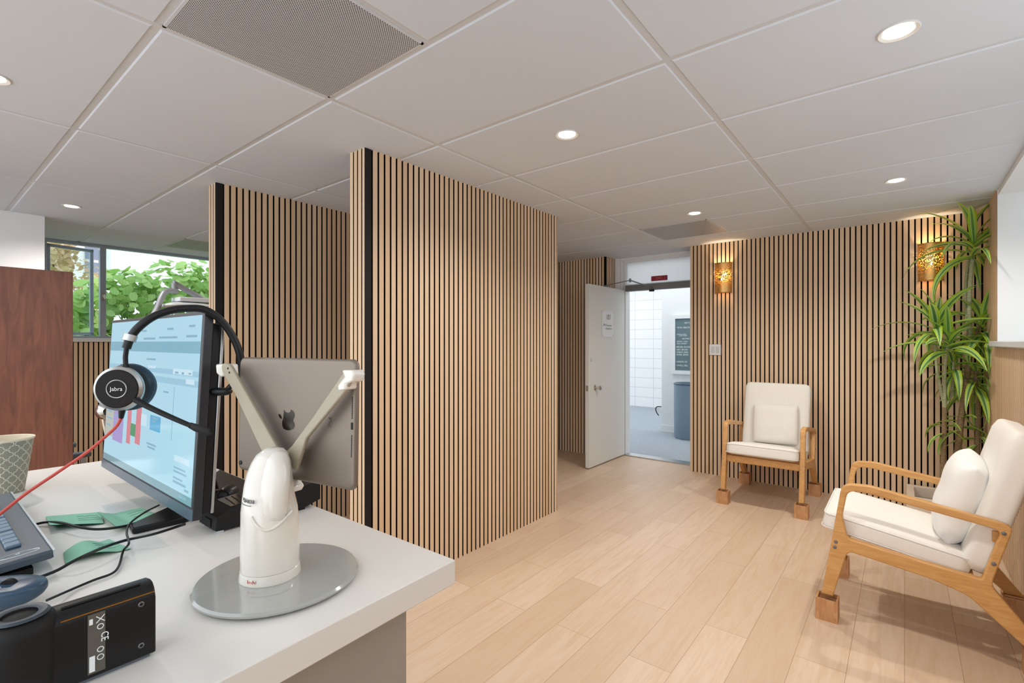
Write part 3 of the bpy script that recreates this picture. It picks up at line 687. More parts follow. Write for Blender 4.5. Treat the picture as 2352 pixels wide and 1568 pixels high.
b4 = [tr2[-1], tp(2226, 700, 4.99), tp(2229, 640, 4.98), tp(2236, 575, 4.97), tp(2236, 540, 4.97)]
b5 = [tr2[-1], tp(2218, 700, 5.02), tp(2219, 640, 5.02), tp(2226, 590, 5.02)]
tr3 = [tp(2238, 1060, 5.05), tp(2246, 990, 5.05), tp(2246, 930, 5.04), tp(2241, 880, 5.03), tp(2243, 840, 5.03)]; tr3[0].z = .11
b6 = [tr2[-1], tp(2245, 760, 5.05), tp(2255, 740, 5.06)]
for nm, ps, r0, r1, mt in (('trunk', tr1, .018, .015, 'trunk'), ('trunk', tr2, .021, .017, 'trunk'), ('trunk', tr3, .017, .013, 'trunk'), ('branch', b1, .011, .009, 'green trunk'), ('branch', b2, .011, .009, 'green trunk'), ('branch', b3, .010, .008, 'green trunk'), ('branch', b4, .014, .012, 'green trunk'), ('branch', b5, .009, .008, 'green trunk'), ('branch', b6, .009, .008, 'trunk')):
    c = catmull(ps, 8); MB().tube(c, [(r0+(r1-r0)*i/(len(c)-1))*(1+.06*(i % 2)) for i in range(len(c))], 10).build(nm, mt, plant, smooth=True)
def strap(mb, base, az, el, L, wd, droop, twist=0, lift=.0):
    """one arching strap leaf"""
    n = 11; d = Vector((math.cos(az)*math.cos(el), math.sin(az)*math.cos(el), math.sin(el))); side = Vector((-math.sin(az), math.cos(az), 0)); side = (side*math.cos(twist)+d.cross(side)*math.sin(twist)).normalized()
    p = Vector(base); e = el; vs = []; uvs = []; st = L/n
    for i in range(n+1):
        u = i/n; wv = wd*(math.sin(PI*min(1, .12+u*.9)**.75)*.95+.05) if u < .99 else 0
        wv = wd*min(1, .45+2.2*u)*(1-u**2.6); up = side.cross(d).normalized()*-1
        for k, off in enumerate((-1, 0, 1)):
            vs.append(p+side*off*wv/2+up*(0 if k == 1 else wv*.16)); uvs.append((.5+off*.5, u))
        e -= droop/n*(1+.6*u); d = Vector((math.cos(az)*math.cos(e), math.sin(az)*math.cos(e), math.sin(e))); p = p+d*st
        if p.x > XW-.02: p.x = XW-.02
        if p.y < YR+.02 and p.z < 1.36: p.y = YR+.02
        if p.y < -.60: p.y = -.60
        if p.z > CE-.02: p.z = CE-.02
    fs = []
    for i in range(n):
        for k in range(2): a = i*3+k; fs.append((a, a+1, a+4, a+3))
    mb.add(vs, fs, 0, uvs)
def crown(c, n, L, wd, seed, e0=-.2, e1=1.2, h=.12, name='leaf_crown'):
    rnd = random.Random(seed); mb = MB(); c = Vector(c)
    for i in range(n):
        u = i/(n-1); az = i*2.399+rnd.uniform(-.3, .3); el = e0+(e1-e0)*u**1.1+rnd.uniform(-.12, .12)
        strap(mb, c+Vector((rnd.uniform(-.008, .008), rnd.uniform(-.008, .008), -h+h*u)), az, el, L*1.3*rnd.uniform(.75, 1.1)*(1-.2*u), 1.85*wd*rnd.uniform(.8, 1.1), (1.45-.8*u)*rnd.uniform(.6, 1.3), rnd.uniform(-.5, .5))
    return mb.build(name, 'leaf', plant, smooth=True, angle=180)
crown(tp(2236, 545, 4.93), 24, .40, .034, 3, .05, 1.4, .16)
crown(tp(2150, 740, 4.90), 17, .36, .034, 5, .15, 1.35, .10)
crown(tp(2180, 775, 4.88), 18, .34, .036, 8, .0, 1.2, .12)
crown(tp(2256, 735, 5.06), 18, .32, .034, 11, -.3, 1.3, .12)
crown(tp(2190, 825, 5.0), 12, .26, .028, 13, -.4, .9, .12)
crown(tp(2243, 850, 5.03), 20, .30, .030, 17, -.6, .9, .16)
crown(tp(2170, 960, 4.94), 6, .22, .022, 19, -.2, .3, .14)
crown(tp(2246, 990, 5.05), 7, .24, .024, 23, -.3, .4, .12)
crown(tp(2208, 960, 5.0), 5, .22, .022, 29, -.2, .4, .12)

# ------------------------------------------------------------------ left background: cabinet, dental chair, window view
t = thing('tall_cabinet', 'tall brown walnut cabinet by the left edge of the photo', 'cabinet', (.0, 4.2, 0))
MB().box(-.95, .669, 4.026, 4.55, 0, 1.8).build('cabinet_carcass', 'brown', t, bevel=(.002, 1))
t = thing('clinic_armchair', 'grey vinyl chair arm half hidden behind the brown cabinet', 'chair', (.55, 5.0, 0))
MB().box(.30, .80, 4.75, 5.20, .36, .44).build('seat', 'greyseat', t, bevel=(.03, 3))
MB().box(.30, .36, 4.75, 5.20, .44, .85).build('backrest', 'greyseat', t, bevel=(.02, 3))
for yy in (4.72, 5.22): MB().box(.34, .885, yy-.03, yy+.03, .52, .56).build('armrest', 'greyseat', t, bevel=(.012, 3))
for xx in (.36, .84):
    for yy in (4.72, 5.22): MB().box(xx-.015, xx+.015, yy-.015, yy+.015, 0, .53).build('leg', 'dentalg', t)
YD = 5.2
D_ = lambda x, y: at_y(x, y, YD)
t = thing('dental_delivery_unit', 'white and grey jointed arm standing before the far left window', 'dental unit', (1.45, YD, 0))
e1, e2, e3 = D_(383, 668), D_(362, 706), D_(399, 650)
MB().lathe([(0, 0), (.22, 0), (.22, .04), (.06, .06), (.05, .08), (.04, .9), (.03, .9)], (1.36, YD, 0), 24).build('base_post', 'dental', t, smooth=True)
mb = MB(); mb.tube(catmull([(1.36, YD, .9), (1.36, YD, 1.45), e2, D_(372, 680), e1, D_(408, 668)], 6), .025, 12); mb.build('lower_arm', 'dentalg', t, smooth=True)
mb = MB(); mb.tube([D_(400, 668), e3], .022, 12); mb.tube([e3, D_(402, 650)], .03, 12); mb.build('elbow_joint', 'dentalg', t, smooth=True)
mb = MB(); mb.tube([e3, D_(490, 700)], .022, 10, flat=(.7, 1.2)); mb.build('upper_arm', 'dentalg', t, smooth=True)
c = D_(430, 703); mb = MB(); vs, fs = soft_box(.36, .3, .03, (.04, .04, .014), 6, .02); mb.add([v+c for v in vs], fs); mb.build('instrument_tray', 'dental', t, smooth=True, angle=180)
c = D_(480, 692); MB().box(c.x-.28, c.x+.2, YD-.12, YD+.1, c.z-.02, c.z+.02).build('tray_rail', 'dental', t, bevel=(.008, 2))

# far view: bush, tree, buildings
struct(MB().box(-8, 12, 6.75, 30, -.6, -.5), 'ground', 'ground')
def leaf_cloud(mb, cen, rad, n, size, seed, shell=.55):
    rnd = random.Random(seed)
    for _ in range(n):
        while True:
            v = Vector((rnd.uniform(-1, 1), rnd.uniform(-1, 1), rnd.uniform(-1, 1)))
            if shell < v.length < 1: break
        p = Vector(cen)+Vector((v.x*rad[0], v.y*rad[1], v.z*rad[2])); nrm = (v+Vector((rnd.uniform(-1, 1), rnd.uniform(-1, 1)-.4, rnd.uniform(-.4, 1.2)))*.9).normalized()
        a = nrm.orthogonal().normalized(); a = (Matrix.Rotation(rnd.uniform(0, 6.28), 3, nrm) @ a); b = nrm.cross(a); s = size*rnd.uniform(.6, 1.2)
        ol = [(-1, 0), (-.6, .5), (0, .68), (.6, .5), (1, 0), (.6, -.5), (0, -.68), (-.6, -.5)]
        vs = [p+a*x*s+b*y*s+nrm*(.15*s*(x*x)) for x, y in ol]; mb.add(vs, [tuple(range(8))])
t = thing('garden_bush', 'round-leaved green bush close outside the far left window', 'bush', (2.0, 7.6, -.5))
mb = MB()
for i, (c, r, n) in enumerate([((1.15, 7.75, 1.45), (.45, .45, .5), 420), ((1.75, 7.7, 1.75), (.5, .45, .55), 620), ((2.35, 7.7, 1.75), (.6, .5, .75), 760), ((2.9, 7.8, 1.9), (.5, .5, .7), 500), ((1.6, 7.6, 1.2), (.7, .4, .5), 420), ((2.4, 7.6, 1.2), (.8, .4, .5), 500), ((1.9, 7.8, .5), (1.2, .4, .7), 300)]):
    leaf_cloud(mb, c, r, n, .07, 40+i, .4)
tag(mb.build('foliage', 'bushleaf', t), kind='stuff')
mb = MB()
for k in range(7): mb.tube([(1.9+.1*k-.3, 7.75, -.5), (1.4+.25*k, 7.75, .6), (1.1+.35*k, 7.75, 1.8)], [.03, .02, .008], 6)
mb.build('stems', 'bark', t)
t = thing('autumn_tree', 'thin tree with yellowish leaves seen through the open casement', 'tree', (1.65, 10.5, -.5))
mb = MB()
for i, (c, r, n) in enumerate([((1.5, 10.5, 2.85), (.32, .4, .45), 330), ((1.85, 10.4, 2.2), (.4, .5, .5), 380), ((1.6, 10.3, 1.6), (.6, .5, .5), 420)]): leaf_cloud(mb, c, r, n, .05, 70+i, .3)
tag(mb.build('foliage', 'treeleaf', t), kind='stuff'); MB().tube([(1.65, 10.5, -.5), (1.65, 10.5, 1.2), (1.5, 10.5, 2.6)], [.07, .05, .02], 8).build('trunk', 'bark', t)
t = thing('neighbour_building', 'pale building with dark windows beyond the casement', 'building', (2.9, 16, -.5))
MB().box(2.62, 3.4, 16, 18, -.5, 6).build('facade', 'stucco', t); MB().box(1.2, 2.62, 16.2, 18, -.5, 5.2).build('brick_wing', 'tanwall', t)
for z in (3.05, 3.46): MB().box(2.88, 3.27, 15.96, 16.0, z, z+.33).build('window', 'darkglass', t)

# ------------------------------------------------------------------ reception desk
DZ = 1.055
def dk(px, py, h=0.0): return at_z(px, py, DZ+h)
t = thing('reception_desk', 'white laminate reception desk filling the lower left foreground', 'desk', (.1, 1.0, 0))
out = [Vector((.495, .5, DZ)), Vector((.487, 1.30, DZ)), Vector((.482, 1.632, DZ)), Vector((-.55, 1.70, DZ)), Vector((-.55, .48, DZ)), Vector((.18, .489, DZ))]
MB().prism([p-Vector((0, 0, .034)) for p in out], (0, 0, .034)).build('desktop', 'laminate', t, bevel=(.0015, 2))
pr = at_y(933, 1450, .54)
MB().box(-.5, pr.x, .54, .56, 0, DZ-.035).build('front_panel', 'panelgrey', t)
MB().box(pr.x-.02, pr.x-.0005, .561, 1.58, 0, DZ-.035).build('side_panel', 'panelgrey', t)
MB().box(-.5, pr.x-.02, 1.56, 1.58, 0, DZ-.035).build('end_panel', 'panelgrey', t)

# monitor: faces -x
MX, MY0, MY1, MZ0, MZ1 = .289, .853, 1.393, 1.0895, 1.4145
tilt = Matrix.Translation((MX, 0, (MZ0+MZ1)/2)) @ Matrix.Rotation(math.radians(3.1), 4, 'Y') @ Matrix.Translation((-MX, 0, -(MZ0+MZ1)/2))
def tb(mb, *a, **k): return mb.box(*a, mx=tilt, **k)
t = thing('computer_monitor', 'black desktop monitor showing a pale blue web page', 'monitor', (.33, 1.12, DZ), )
tb(MB(), MX, MX+.013, MY0, MY1, MZ0, MZ1).build('panel_body', 'bezel', t, bevel=(.0012, 2))
tb(MB(), MX+.013, MX+.026, MY0+.004, MY1-.004, MZ0+.006, MZ1-.018).build('back_housing', 'black', t, bevel=(.002, 2))
tb(MB(), MX+.026, MX+.031, MY0+.003, MY1-.003, MZ0+.006, MZ1-.018).build('silver_back_shell', 'silver', t, bevel=(.001, 1))
# screen content, drawn as flat patches a hair in front of one another
def scr(u0, u1, v0, v1, k): # u from far(left) edge 0..1 to near(right), v from top
    y = lambda u: MY1-.007-(MY1-MY0-.016)*u; z = lambda v: MZ1-.006-(MZ1-MZ0-.026)*v
    return (MX-.0006-.00015*k, MX-.0003-.00015*k, min(y(u0), y(u1)), max(y(u0), y(u1)), z(v1), z(v0))
def smat(nm, c, s=.72): return mat(nm, (20, 24, 28), .12, emit=c, es=s, var=0)
sm = [smat('screen page', (168, 214, 232)), smat('screen header', (120, 176, 196)), smat('screen band', (146, 196, 218)), smat('screen pink', (206, 130, 142)), smat('screen violet', (160, 150, 206)), smat('screen green', (70, 150, 110)), smat('screen blue', (84, 172, 214)), smat('screen tile', (196, 226, 240)), smat('screen text', (128, 174, 196)), smat('screen beige', (176, 186, 178)), smat('screen bar', (116, 158, 170))]
mb = MB(); tb(mb, *scr(0, 1, 0, 1, 0), m=0); tb(mb, *scr(0, 1, .14, .205, 1), m=1); tb(mb, *scr(0, 1, .30, .33, 1), m=2); tb(mb, *scr(0, 1, .35, .385, 1), m=2); tb(mb, *scr(0, 1, .955, 1, 1), m=10)
tb(mb, *scr(.0, .12, .56, .82, 1), m=9); tb(mb, *scr(.12, .26, .57, .84, 1), m=4); tb(mb, *scr(.31, .36, .55, .82, 1), m=3); tb(mb, *scr(.36, .42, .68, .76, 2), m=5); tb(mb, *scr(.42, .48, .55, .80, 1), m=3); tb(mb, *scr(.58, .69, .59, .68, 1), m=6)
for (a, b, c_, d) in ((.78, .95, .295, .325), (.90, .97, .345, .372), (.52, .60, .29, .305), (.84, .97, .77, .80)): tb(mb, *scr(a, b, c_, d, 2), m=7)
rnd = random.Random(5)
for (a, b, v) in [(.42, .48, .065), (.70, .76, .06), (.90, .95, .05), (.88, .97, .105), (.62, .80, .11), (.45, .58, .115), (.56, .66, .17), (.50, .60, .245), (.52, .545, .315), (.80, .83, .31), (.86, .88, .31), (.92, .94, .31), (.55, .58, .42), (.70, .75, .43), (.56, .66, .76), (.57, .65, .78), (.84, .94, .83), (.84, .95, .85), (.84, .92, .885), (.84, .95, .905), (.90, .96, .97), (.02, .10, .60), (.02, .09, .64), (.02, .10, .69), (.02, .08, .74), (.14, .22, .62), (.14, .2, .66), (.14, .23, .70), (.6, .66, .60), (.6, .64, .62), (.94, .975, .925)]:
    tb(mb, *scr(a, b, v, v+.009+.004*rnd.random(), 3), m=8)
tb(mb, *scr(.18, .62, .40, .403, 2), m=8); tb(mb, *scr(.80, .803, .40, .70, 2), m=8); tb(mb, *scr(.48, .54, .60, .67, 2), m=7)
mb.build('screen', sm, t)
tb(MB(), MX-.0015, MX, MY0, MY1, MZ0, MZ0+.017).build('chin_bar', mat('blue grey chin', (92, 110, 126), .25, .3), t)
MB().box(.32, .345, 1.09, 1.16, DZ+.01, 1.28).build('stand_neck', 'black', t, bevel=(.004, 2))
mb = MB(); q = [dk(297, 1219), dk(384, 1178), Vector((.47, 1.26, DZ)), Vector((.47, 1.03, DZ)), dk(428, 1200), dk(304, 1229)]
mb.prism([p+Vector((0, 0, .0005)) for p in q], (0, 0, .011)); mb.build('stand_base', 'black', t, bevel=(.003, 2))

# tablet on its robotic stand
tn = Vector((math.cos(math.radians(-169)), math.sin(math.radians(-169)), .019)).normalized(); tr_ = Vector((-tn.y, tn.x, 0)).normalized(); tu = tn.cross(tr_).normalized(); tc = Vector((.342, .669, 1.258))
TW, TH = .24, .1695
def tpt(a, b, c): return tc+tr_*a+tu*b+tn*c
tmx = Matrix(((tr_.x, tu.x, tn.x, tc.x), (tr_.y, tu.y, tn.y, tc.y), (tr_.z, tu.z, tn.z, tc.z), (0, 0, 0, 1)))
t = thing('tablet', 'grey aluminium tablet seen from behind, clamped in the white stand', 'tablet', tc)
lv = [(TW, TH, .010, -.0072), (TW, TH, .010, -.004), (TW-.002, TH-.002, .010, -.0018), (TW-.006, TH-.006, .009, -.0004), (TW-.012, TH-.012, .008, 0)]
vs = []; fs = []; n = 36
for (a, b, r, z) in lv: vs += [tmx @ p for p in rrect(a, b, r, z)]
for j in range(len(lv)-1):
    for k in range(n): fs.append((j*n+k, j*n+(k+1) % n, (j+1)*n+(k+1) % n, (j+1)*n+k))
fs.append(tuple(range(n-1, -1, -1))); fs.append(tuple((len(lv)-1)*n+k for k in range(n)))
mb = MB(); mb.add(vs, fs); mb.build('shell', 'tablet', t, smooth=True, angle=30)
def tp_px(x, y, c=.0002): return at_plane(x, y, tc+tn*c, tn)
cr3 = lambda x, y: (500+x/3.92, 780+y/3.92)
ap = [(598, 632), (594, 665), (592, 700), (582, 735), (582, 770), (592, 798), (618, 812), (650, 815), (680, 802), (692, 775), (690, 750), (679, 735), (680, 715), (691, 695), (690, 662), (676, 640), (660, 628), (655, 648), (638, 658), (615, 652), (603, 640)]
mb = MB(); mb.prism([tp_px(*cr3(*p), .0001) for p in ap], tn*.0003); mb.prism([tp_px(*cr3(*p), .0001) for p in ((550, 666), (565, 674), (575, 692), (577, 713), (562, 706), (551, 688))], tn*.0003); mb.build('logo_mark', 'mirror', t)
mb = MB(); o = tp_px(*cr3(1018, 795)); add_text(mb, 'iPad', .008, o, tu, -tr_, sx=1.1, off=.0002); mb.build('lettering', mat('faint grey print', (112, 106, 100), .5), t)
MB().lathe([(0, .0012), (.0022, .0012), (.003, .001), (.0042, .001), (.0045, 0)], tp_px(552.5, 1062), 20, mx=tmx.to_3x3()*.75).build('camera_lens', 'black', t, smooth=True)
for (y0, y1) in ((912, 960), (1000, 1048)):
    mb = MB()
    for k in range(14):
        y = y0+(y1-y0)*k/13; x = 811-(y-912)*.02; mb.lathe([(0, .0012), (.0009, .0012), (.0009, 0)], tp_px(x, y, -.001), 8, mx=tmx.to_3x3())
    mb.build('speaker_grille', 'felt', t)
mb = MB(); a = tp_px(809.8, 978, -.001); mb.prism([a+tr_*x+tu*y for x, y in ((-.0015, -.0045), (.0015, -.0045), (.0015, .0045), (-.0015, .0045))], tn*.0015); mb.build('charging_port', 'felt', t)

kc = Vector((.300, .642, 0))
t = thing('telepresence_stand', 'glossy white robotic tablet stand on an oval grey plate', 'tablet stand', (kc.x, kc.y, DZ))
MB().lathe([(0, .002), (.094, .002), (.0975, .004), (.098, .0065), (.0955, .009), (0, .0095)], (.309, .636, DZ), 72).build('foot_plate', 'greyplate', t, smooth=True)
MB().lathe([(0, 0), (.085, 0), (.085, .003), (0, .003)], (.309, .636, DZ), 48).build('foot_pad', 'blackm', t)
def loft(mb, secs, n=36, m=0):
    vs = []; fs = []
    for (z, ol, od, rx, ry) in secs:
        for k in range(n): a = 2*PI*k/n; vs.append(Vector((kc.x, kc.y, z))+RGT*(ol+rx*math.cos(a))+FWD*(od+ry*math.sin(a)))
    for j in range(len(secs)-1):
        for k in range(n): fs.append((j*n+k, j*n+(k+1) % n, (j+1)*n+(k+1) % n, (j+1)*n+k))
    fs.append(tuple(range(n-1, -1, -1))); fs.append(tuple((len(secs)-1)*n+k for k in range(n))); mb.add(vs, fs, m)
zb = DZ+.0095
mb = MB(); loft(mb, [(zb, 0, 0, .0365, .0365), (zb+.002, 0, 0, .0368, .0368), (zb+.011, 0, 0, .0352, .0352), (zb+.012, 0, 0, .034, .034)]); mb.build('collar', 'kubi', t, smooth=True)
mb = MB(); loft(mb, [(zb+.0125, 0, 0, .0348, .0348), (zb+.04, 0, 0, .0349, .0349), (1.13, 0, 0, .0343, .0343), (1.15, -.001, 0, .0335, .033), (1.165, -.003, .002, .031, .031), (1.18, -.004, .004, .0295, .028), (1.195, -.0035, .005, .0275, .026), (1.21, -.002, .006, .0235, .022), (1.219, -.0005, .006, .019, .018), (1.2255, .001, .007, .012, .011), (1.2275, .001, .007, .004, .004)])
mb.build('body', 'kubi', t, smooth=True, angle=60)
mb = MB(); loft(mb, [(1.1385, .0135, -.018, .003, .003), (1.140, .0135, -.018, .009, .008), (1.145, .0135, -.018, .014, .012), (1.153, .0135, -.018, .0165, .014), (1.17, .0135, -.017, .0178, .0145), (1.19, .013, -.012, .0178, .015), (1.205, .012, -.007, .0165, .0145), (1.216, .011, -.003, .0135, .013), (1.2225, .010, 0, .009, .009), (1.225, .009, 0, .003, .003)])
mb.build('tilt_head', 'kubi', t, smooth=True, angle=60)
mb = MB(); pts = []
for k in range(17):
    l = -.0075+.040*k/16; l = min(l, .0325); pts.append(Vector((kc.x, kc.y, 1.1335+.017*((l-.0125)/.020)**2))+RGT*l-FWD*math.sqrt(max(0, .0342**2-l*l)))
mb.tube(pts, .0017, 8); mb.build('shoulder_rim', 'kubi', t, smooth=True)
# printed marks wrap the front of the shell
def wrap_text(mb, s, size, lat0, z, rad, tiltd=0, oz=0):
    vs, fs = text_mesh(s, size, .0002); o = []
    for v in vs:
        l = lat0+v.x; o.append(Vector((kc.x, kc.y, z+v.y-l*tiltd))+RGT*l-FWD*(math.sqrt(max(1e-6, rad*rad-l*l))+.0003+v.z))
    mb.add(o, fs)
mb = MB(); wrap_text(mb, 'kubi', .0075, -.012, zb+.0035, .0358); mb.build('brand_lettering', 'red', t)
mb = MB(); wrap_text(mb, 'EB4838', .0068, -.0250, 1.1655, .0312, .0); mb.build('asset_number', 'text', t)
mb = MB()
for k in range(10):
    l0 = -.029+.0021*k; l1 = l0+.0021; rr = .0325
    p = lambda l, z: Vector((kc.x, kc.y, z))+RGT*l-FWD*(math.sqrt(rr*rr-l*l)+.0004)
    mb.add([p(l0, 1.1625), p(l1, 1.1625), p(l1, 1.1632), p(l0, 1.1632)], [(0, 1, 2, 3)])
mb.build('seam', 'text', t)
# the Y-shaped arms and their clamps, in planes parallel to the tablet
def armpoly(pts, c0, th, nm, mt, bev=.0015):
    mb = MB(); mb.prism([tp_px(*cr3(*p), c0) for p in pts], tn*th); return mb.build(nm, mt, t, bevel=(bev, 2))
armpoly([(66, 240), (80, 214), (108, 208), (135, 222), (160, 260), (380, 640), (590, 1010), (600, 1060), (470, 1060), (420, 980), (180, 470), (75, 290)], .013, .006, 'clamp_arm', 'kubiarm')
armpoly([(1165, 290), (1190, 270), (1225, 270), (1248, 295), (1245, 340), (1175, 465), (830, 880), (735, 1170), (640, 1120), (640, 1010), (700, 950), (880, 700)], .013, .006, 'clamp_arm', 'kubiarm')
armpoly([(118, 215), (190, 215), (196, 320), (160, 330), (125, 300)], -.012, .025, 'clamp_jaw', 'kubi', .003)
armpoly([(1215, 268), (1325, 268), (1335, 310), (1325, 365), (1262, 390), (1262, 440), (1185, 452), (1180, 400), (1240, 330)], .001, .020, 'clamp_jaw', 'kubi', .003)
armpoly([(1225, 275), (1325, 275), (1328, 360), (1262, 385)], -.012, .013, 'clamp_jaw', 'kubi', .003)
mb = MB(); mb.prism([tp_px(*cr3(*p), -.012) for p in ((640, 1180), (700, 1180), (790, 1310), (770, 1345), (720, 1360), (640, 1300))], tn*.03); mb.build('lower_jaw', 'kubi', t, bevel=(.003, 2))
mb = MB(); hub = tp_px(655, 1050, .012); mb.tube([hub, Vector((kc.x, kc.y, 1.195))+FWD*.012], .013, 16); mb.build('pivot_hub', 'kubi', t, smooth=True)
for (x, y) in ((92, 258), (105, 295), (1187, 318), (1165, 362)): MB().lathe([(0, .0004), (.0016, .0004), (.0016, 0)], tp_px(*cr3(x, y), .0192), 10, mx=tmx.to_3x3()).build('arm_screw', 'text', t)

# headset hanging over the monitor's near top corner
t = thing('headset', 'black mono headset with boom microphone hung over the monitor corner', 'headset', at_d(470, 716, .76))
ax = (FWD*.98-RGT*.19).normalized(); cu_ = Vector((0, 0, 1)); rt_ = ax.cross(cu_).normalized()*-1; rt_ = cu_.cross(ax).normalized()
cc = at_d(268, 893, .69); cmx = Matrix(((rt_.x, cu_.x, ax.x), (rt_.y, cu_.y, ax.y), (rt_.z, cu_.z, ax.z)))
MB().lathe([(0, -.0005), (.026, 0), (.0275, .0015)], cc, 48, mx=cmx).build('ear_plate', mat('dark brown cap', (24, 18, 15), .6, spec=.25), t, smooth=True)
MB().lathe([(.0272, .001), (.031, .004), (.0318, .008), (.031, .010)], cc, 48, mx=cmx).build('silver_ring', 'silver', t, smooth=True)
MB().lathe([(0, .009), (.031, .010), (.032, .016), (.031, .020), (0, .020)], cc, 48, mx=cmx).build('ear_housing', 'blackm', t, smooth=True)
MB().lathe([(.012, .048), (.022, .047), (.031, .043), (.0345, .034), (.0335, .024), (.029, .019)], cc, 48, mx=cmx).build('ear_cushion', 'cushion', t, smooth=True)
mb = MB(); mb.lathe([(.0118, -.0008), (.0125, -.0012), (.0131, -.0008)], cc, 40, mx=cmx)
vs_, fs_ = text_mesh('Jabra', .0078, .0002); wt = max(v.x for v in vs_); sgn = 1 if rt_.dot(RGT) > 0 else -1
mb.add([cc+rt_*sgn*(v.x-wt/2)+cu_*(v.y-.0025)-ax*(.0012+v.z) for v in vs_], fs_); mb.build('brand_ring', 'silver', t, smooth=True)
hb = [(290, 800, .705), (300, 775, .708), (318, 752, .712), (350, 728, .722), (390, 713, .735), (430, 708, .748), (470, 711, .762), (505, 733, .775), (532, 768, .785), (550, 810, .792), (555, 850, .797), (551, 868, .798)]
mb = MB(); c = catmull([at_d(*p) for p in hb[:]], 6); mb.tube(c, .0068, 12, flat=(1, .85)); mb.build('headband', 'black', t, smooth=True)
mb = MB(); mb.tube([at_d(296, 783, .7065), at_d(301, 769, .7085)], .0085, 14); mb.build('band_clip', 'silver', t, smooth=True)
mb = MB(); mb.tube([at_d(289, 842, .705), at_d(288, 820, .705), at_d(291, 797, .705)], .0032, 10); mb.tube([at_d(287, 850, .705), at_d(287, 836, .705)], .0075, 8, flat=(1, .7)); mb.build('slider', 'black', t, smooth=True)
mb = MB(); mb.tube(catmull([at_d(*p) for p in ((551, 862, .798), (540, 876, .79), (530, 886, .785), (520, 897, .782))], 4), .0042, 10); c = at_d(507, 899, .78); vs, fs = soft_box(.036, .018, .013, (.016, .0085, .006), 6, 0); rm = Matrix(((RGT.x, FWD.x, 0), (RGT.y, FWD.y, 0), (0, 0, 1))); mb.add([rm @ v+c for v in vs], fs); mb.build('temple_pad', 'black', t, smooth=True, angle=60)
mb = MB(); c = catmull([at_d(*p) for p in ((312, 918, .697), (345, 936, .69), (400, 961, .68), (440, 978, .674))], 6); mb.tube(c, [.0052-.0014*i/(len(c)-1) for i in range(len(c))], 10, flat=(1, .8)); mb.tube([at_d(436, 976, .675), at_d(450, 982, .673), at_d(482, 993, .668), at_d(485, 996, .668)], [.004, .0052, .005, .003], 10, flat=(.8, 1)); mb.build('microphone_boom', 'blackm', t, smooth=True)
mb = MB(); mb.tube([at_d(281, 938, .70), at_d(278, 960, .70)], [.0048, .003], 10); mb.build('strain_relief', 'black', t, smooth=True)
mb = MB(); mb.tube(catmull([at_d(*p) for p in ((278, 960, .70), (268, 978, .70), (245, 1000, .70), (200, 1038, .70), (130, 1086, .69), (60, 1133, .675), (0, 1180, .66), (-60, 1225, .65))], 6), .0022, 8); mb.build('cord', 'redcable', t, smooth=True)

# chrome object past the monitor
t = thing('chrome_lamp_head', 'small round chrome lamp head peeking past the monitor edge', 'lamp', at_d(243, 943, 1.45))
c = at_d(243, 943, 1.45); MB().lathe([(0, -.03), (.02, -.025), (.026, 0), (.02, .022), (.012, .026)], c, 24, mx=Matrix.Rotation(PI/2, 3, 'X')).build('head', 'chrome', t, smooth=True)
MB().tube([c+Vector((0, .02, 0)), Vector((c.x+.03, c.y+.06, c.z-.15)), Vector((c.x+.03, c.y+.06, 0.02))], .01, 8).build('stem', 'chrome', t, smooth=True)
MB().lathe([(0, 0), (.10, 0), (.10, .015), (.015, .03), (.012, .05)], (c.x+.03, c.y+.06, 0), 24).build('foot', 'chrome', t, smooth=True)

# paper cup
cc = Vector((.133, 1.452, DZ)); t = thing('paper_cup', 'grey paper cup with cream lattice pattern behind the keyboard', 'cup', cc)
MB().lathe([(.031, .0005), (.0455, .108)], cc, 48, uv=True).build('cup_wall', 'cup', t, smooth=True)
MB().lathe([(.0455, .108), (.0475, .110), (.0472, .1125), (.0445, .1115), (.044, .105), (.030, .008), (0, .008)], cc, 48).build('cup_lining', 'cupin', t, smooth=True)

# keyboard
t = thing('keyboard', 'grey-blue desktop keyboard cut by the left photo edge', 'keyboard', (.06, 1.16, DZ))
kx0, kx1, ky0, ky1 = -.036, .131, .899, 1.312; kz = DZ+.006
kt = Matrix.Translation((kx0, 0, kz)) @ Matrix.Rotation(math.radians(-4), 4, 'Y') @ Matrix.Translation((-kx0, 0, -kz))
MB().box(kx0, kx1, ky0, ky1, kz, kz+.012, mx=kt).build('keyboard_body', 'kb', t, bevel=(.003, 2))
MB().box(kx1-.001, kx1+.0015, ky0, ky1, kz+.004, kz+.0115, mx=kt).build('bright_edge', 'kbedge', t)
def key(a, b, c_, d): MB().box(a, b, c_, d, kz+.012, kz+.017, mx=kt).build('key', 'key', t, bevel=(.0016, 2))
n = 0
yk = ky0+.055
for i in range(13):
    g = .006*(i//4); key(.090, .106, yk+g, yk+g+.0175); yk += .0195
for r, xx in enumerate((.058, .039, .020, .001)):
    yk = ky0+.014
    for i in range(14):
        key(xx, xx+.0165, yk, yk+.0165); yk += .0192+(.008 if i == 3 else 0)
mb = MB(); o = kt @ Vector((.085, .92, kz+.0122)); mb.tube([kt @ Vector((.100+.020*math.cos(a), .921+.007*math.sin(a), kz+.0123)) for a in [2*PI*k/24 for k in range(25)]], .0005, 6); add_text(mb, 'hp', .009, kt @ Vector((.097, .924, kz+.012)), (0, -1, 0), (1, 0, .07), center=True, sx=.8, off=.0004); mb.build('brand_mark', 'kbedge', t)
mb = MB(); mb.box(kx0+.02, kx1-.02, ky0+.01, ky1-.01, DZ+.0005, kz+.003, mx=None); mb.build('underside_foot', 'blackm', t)

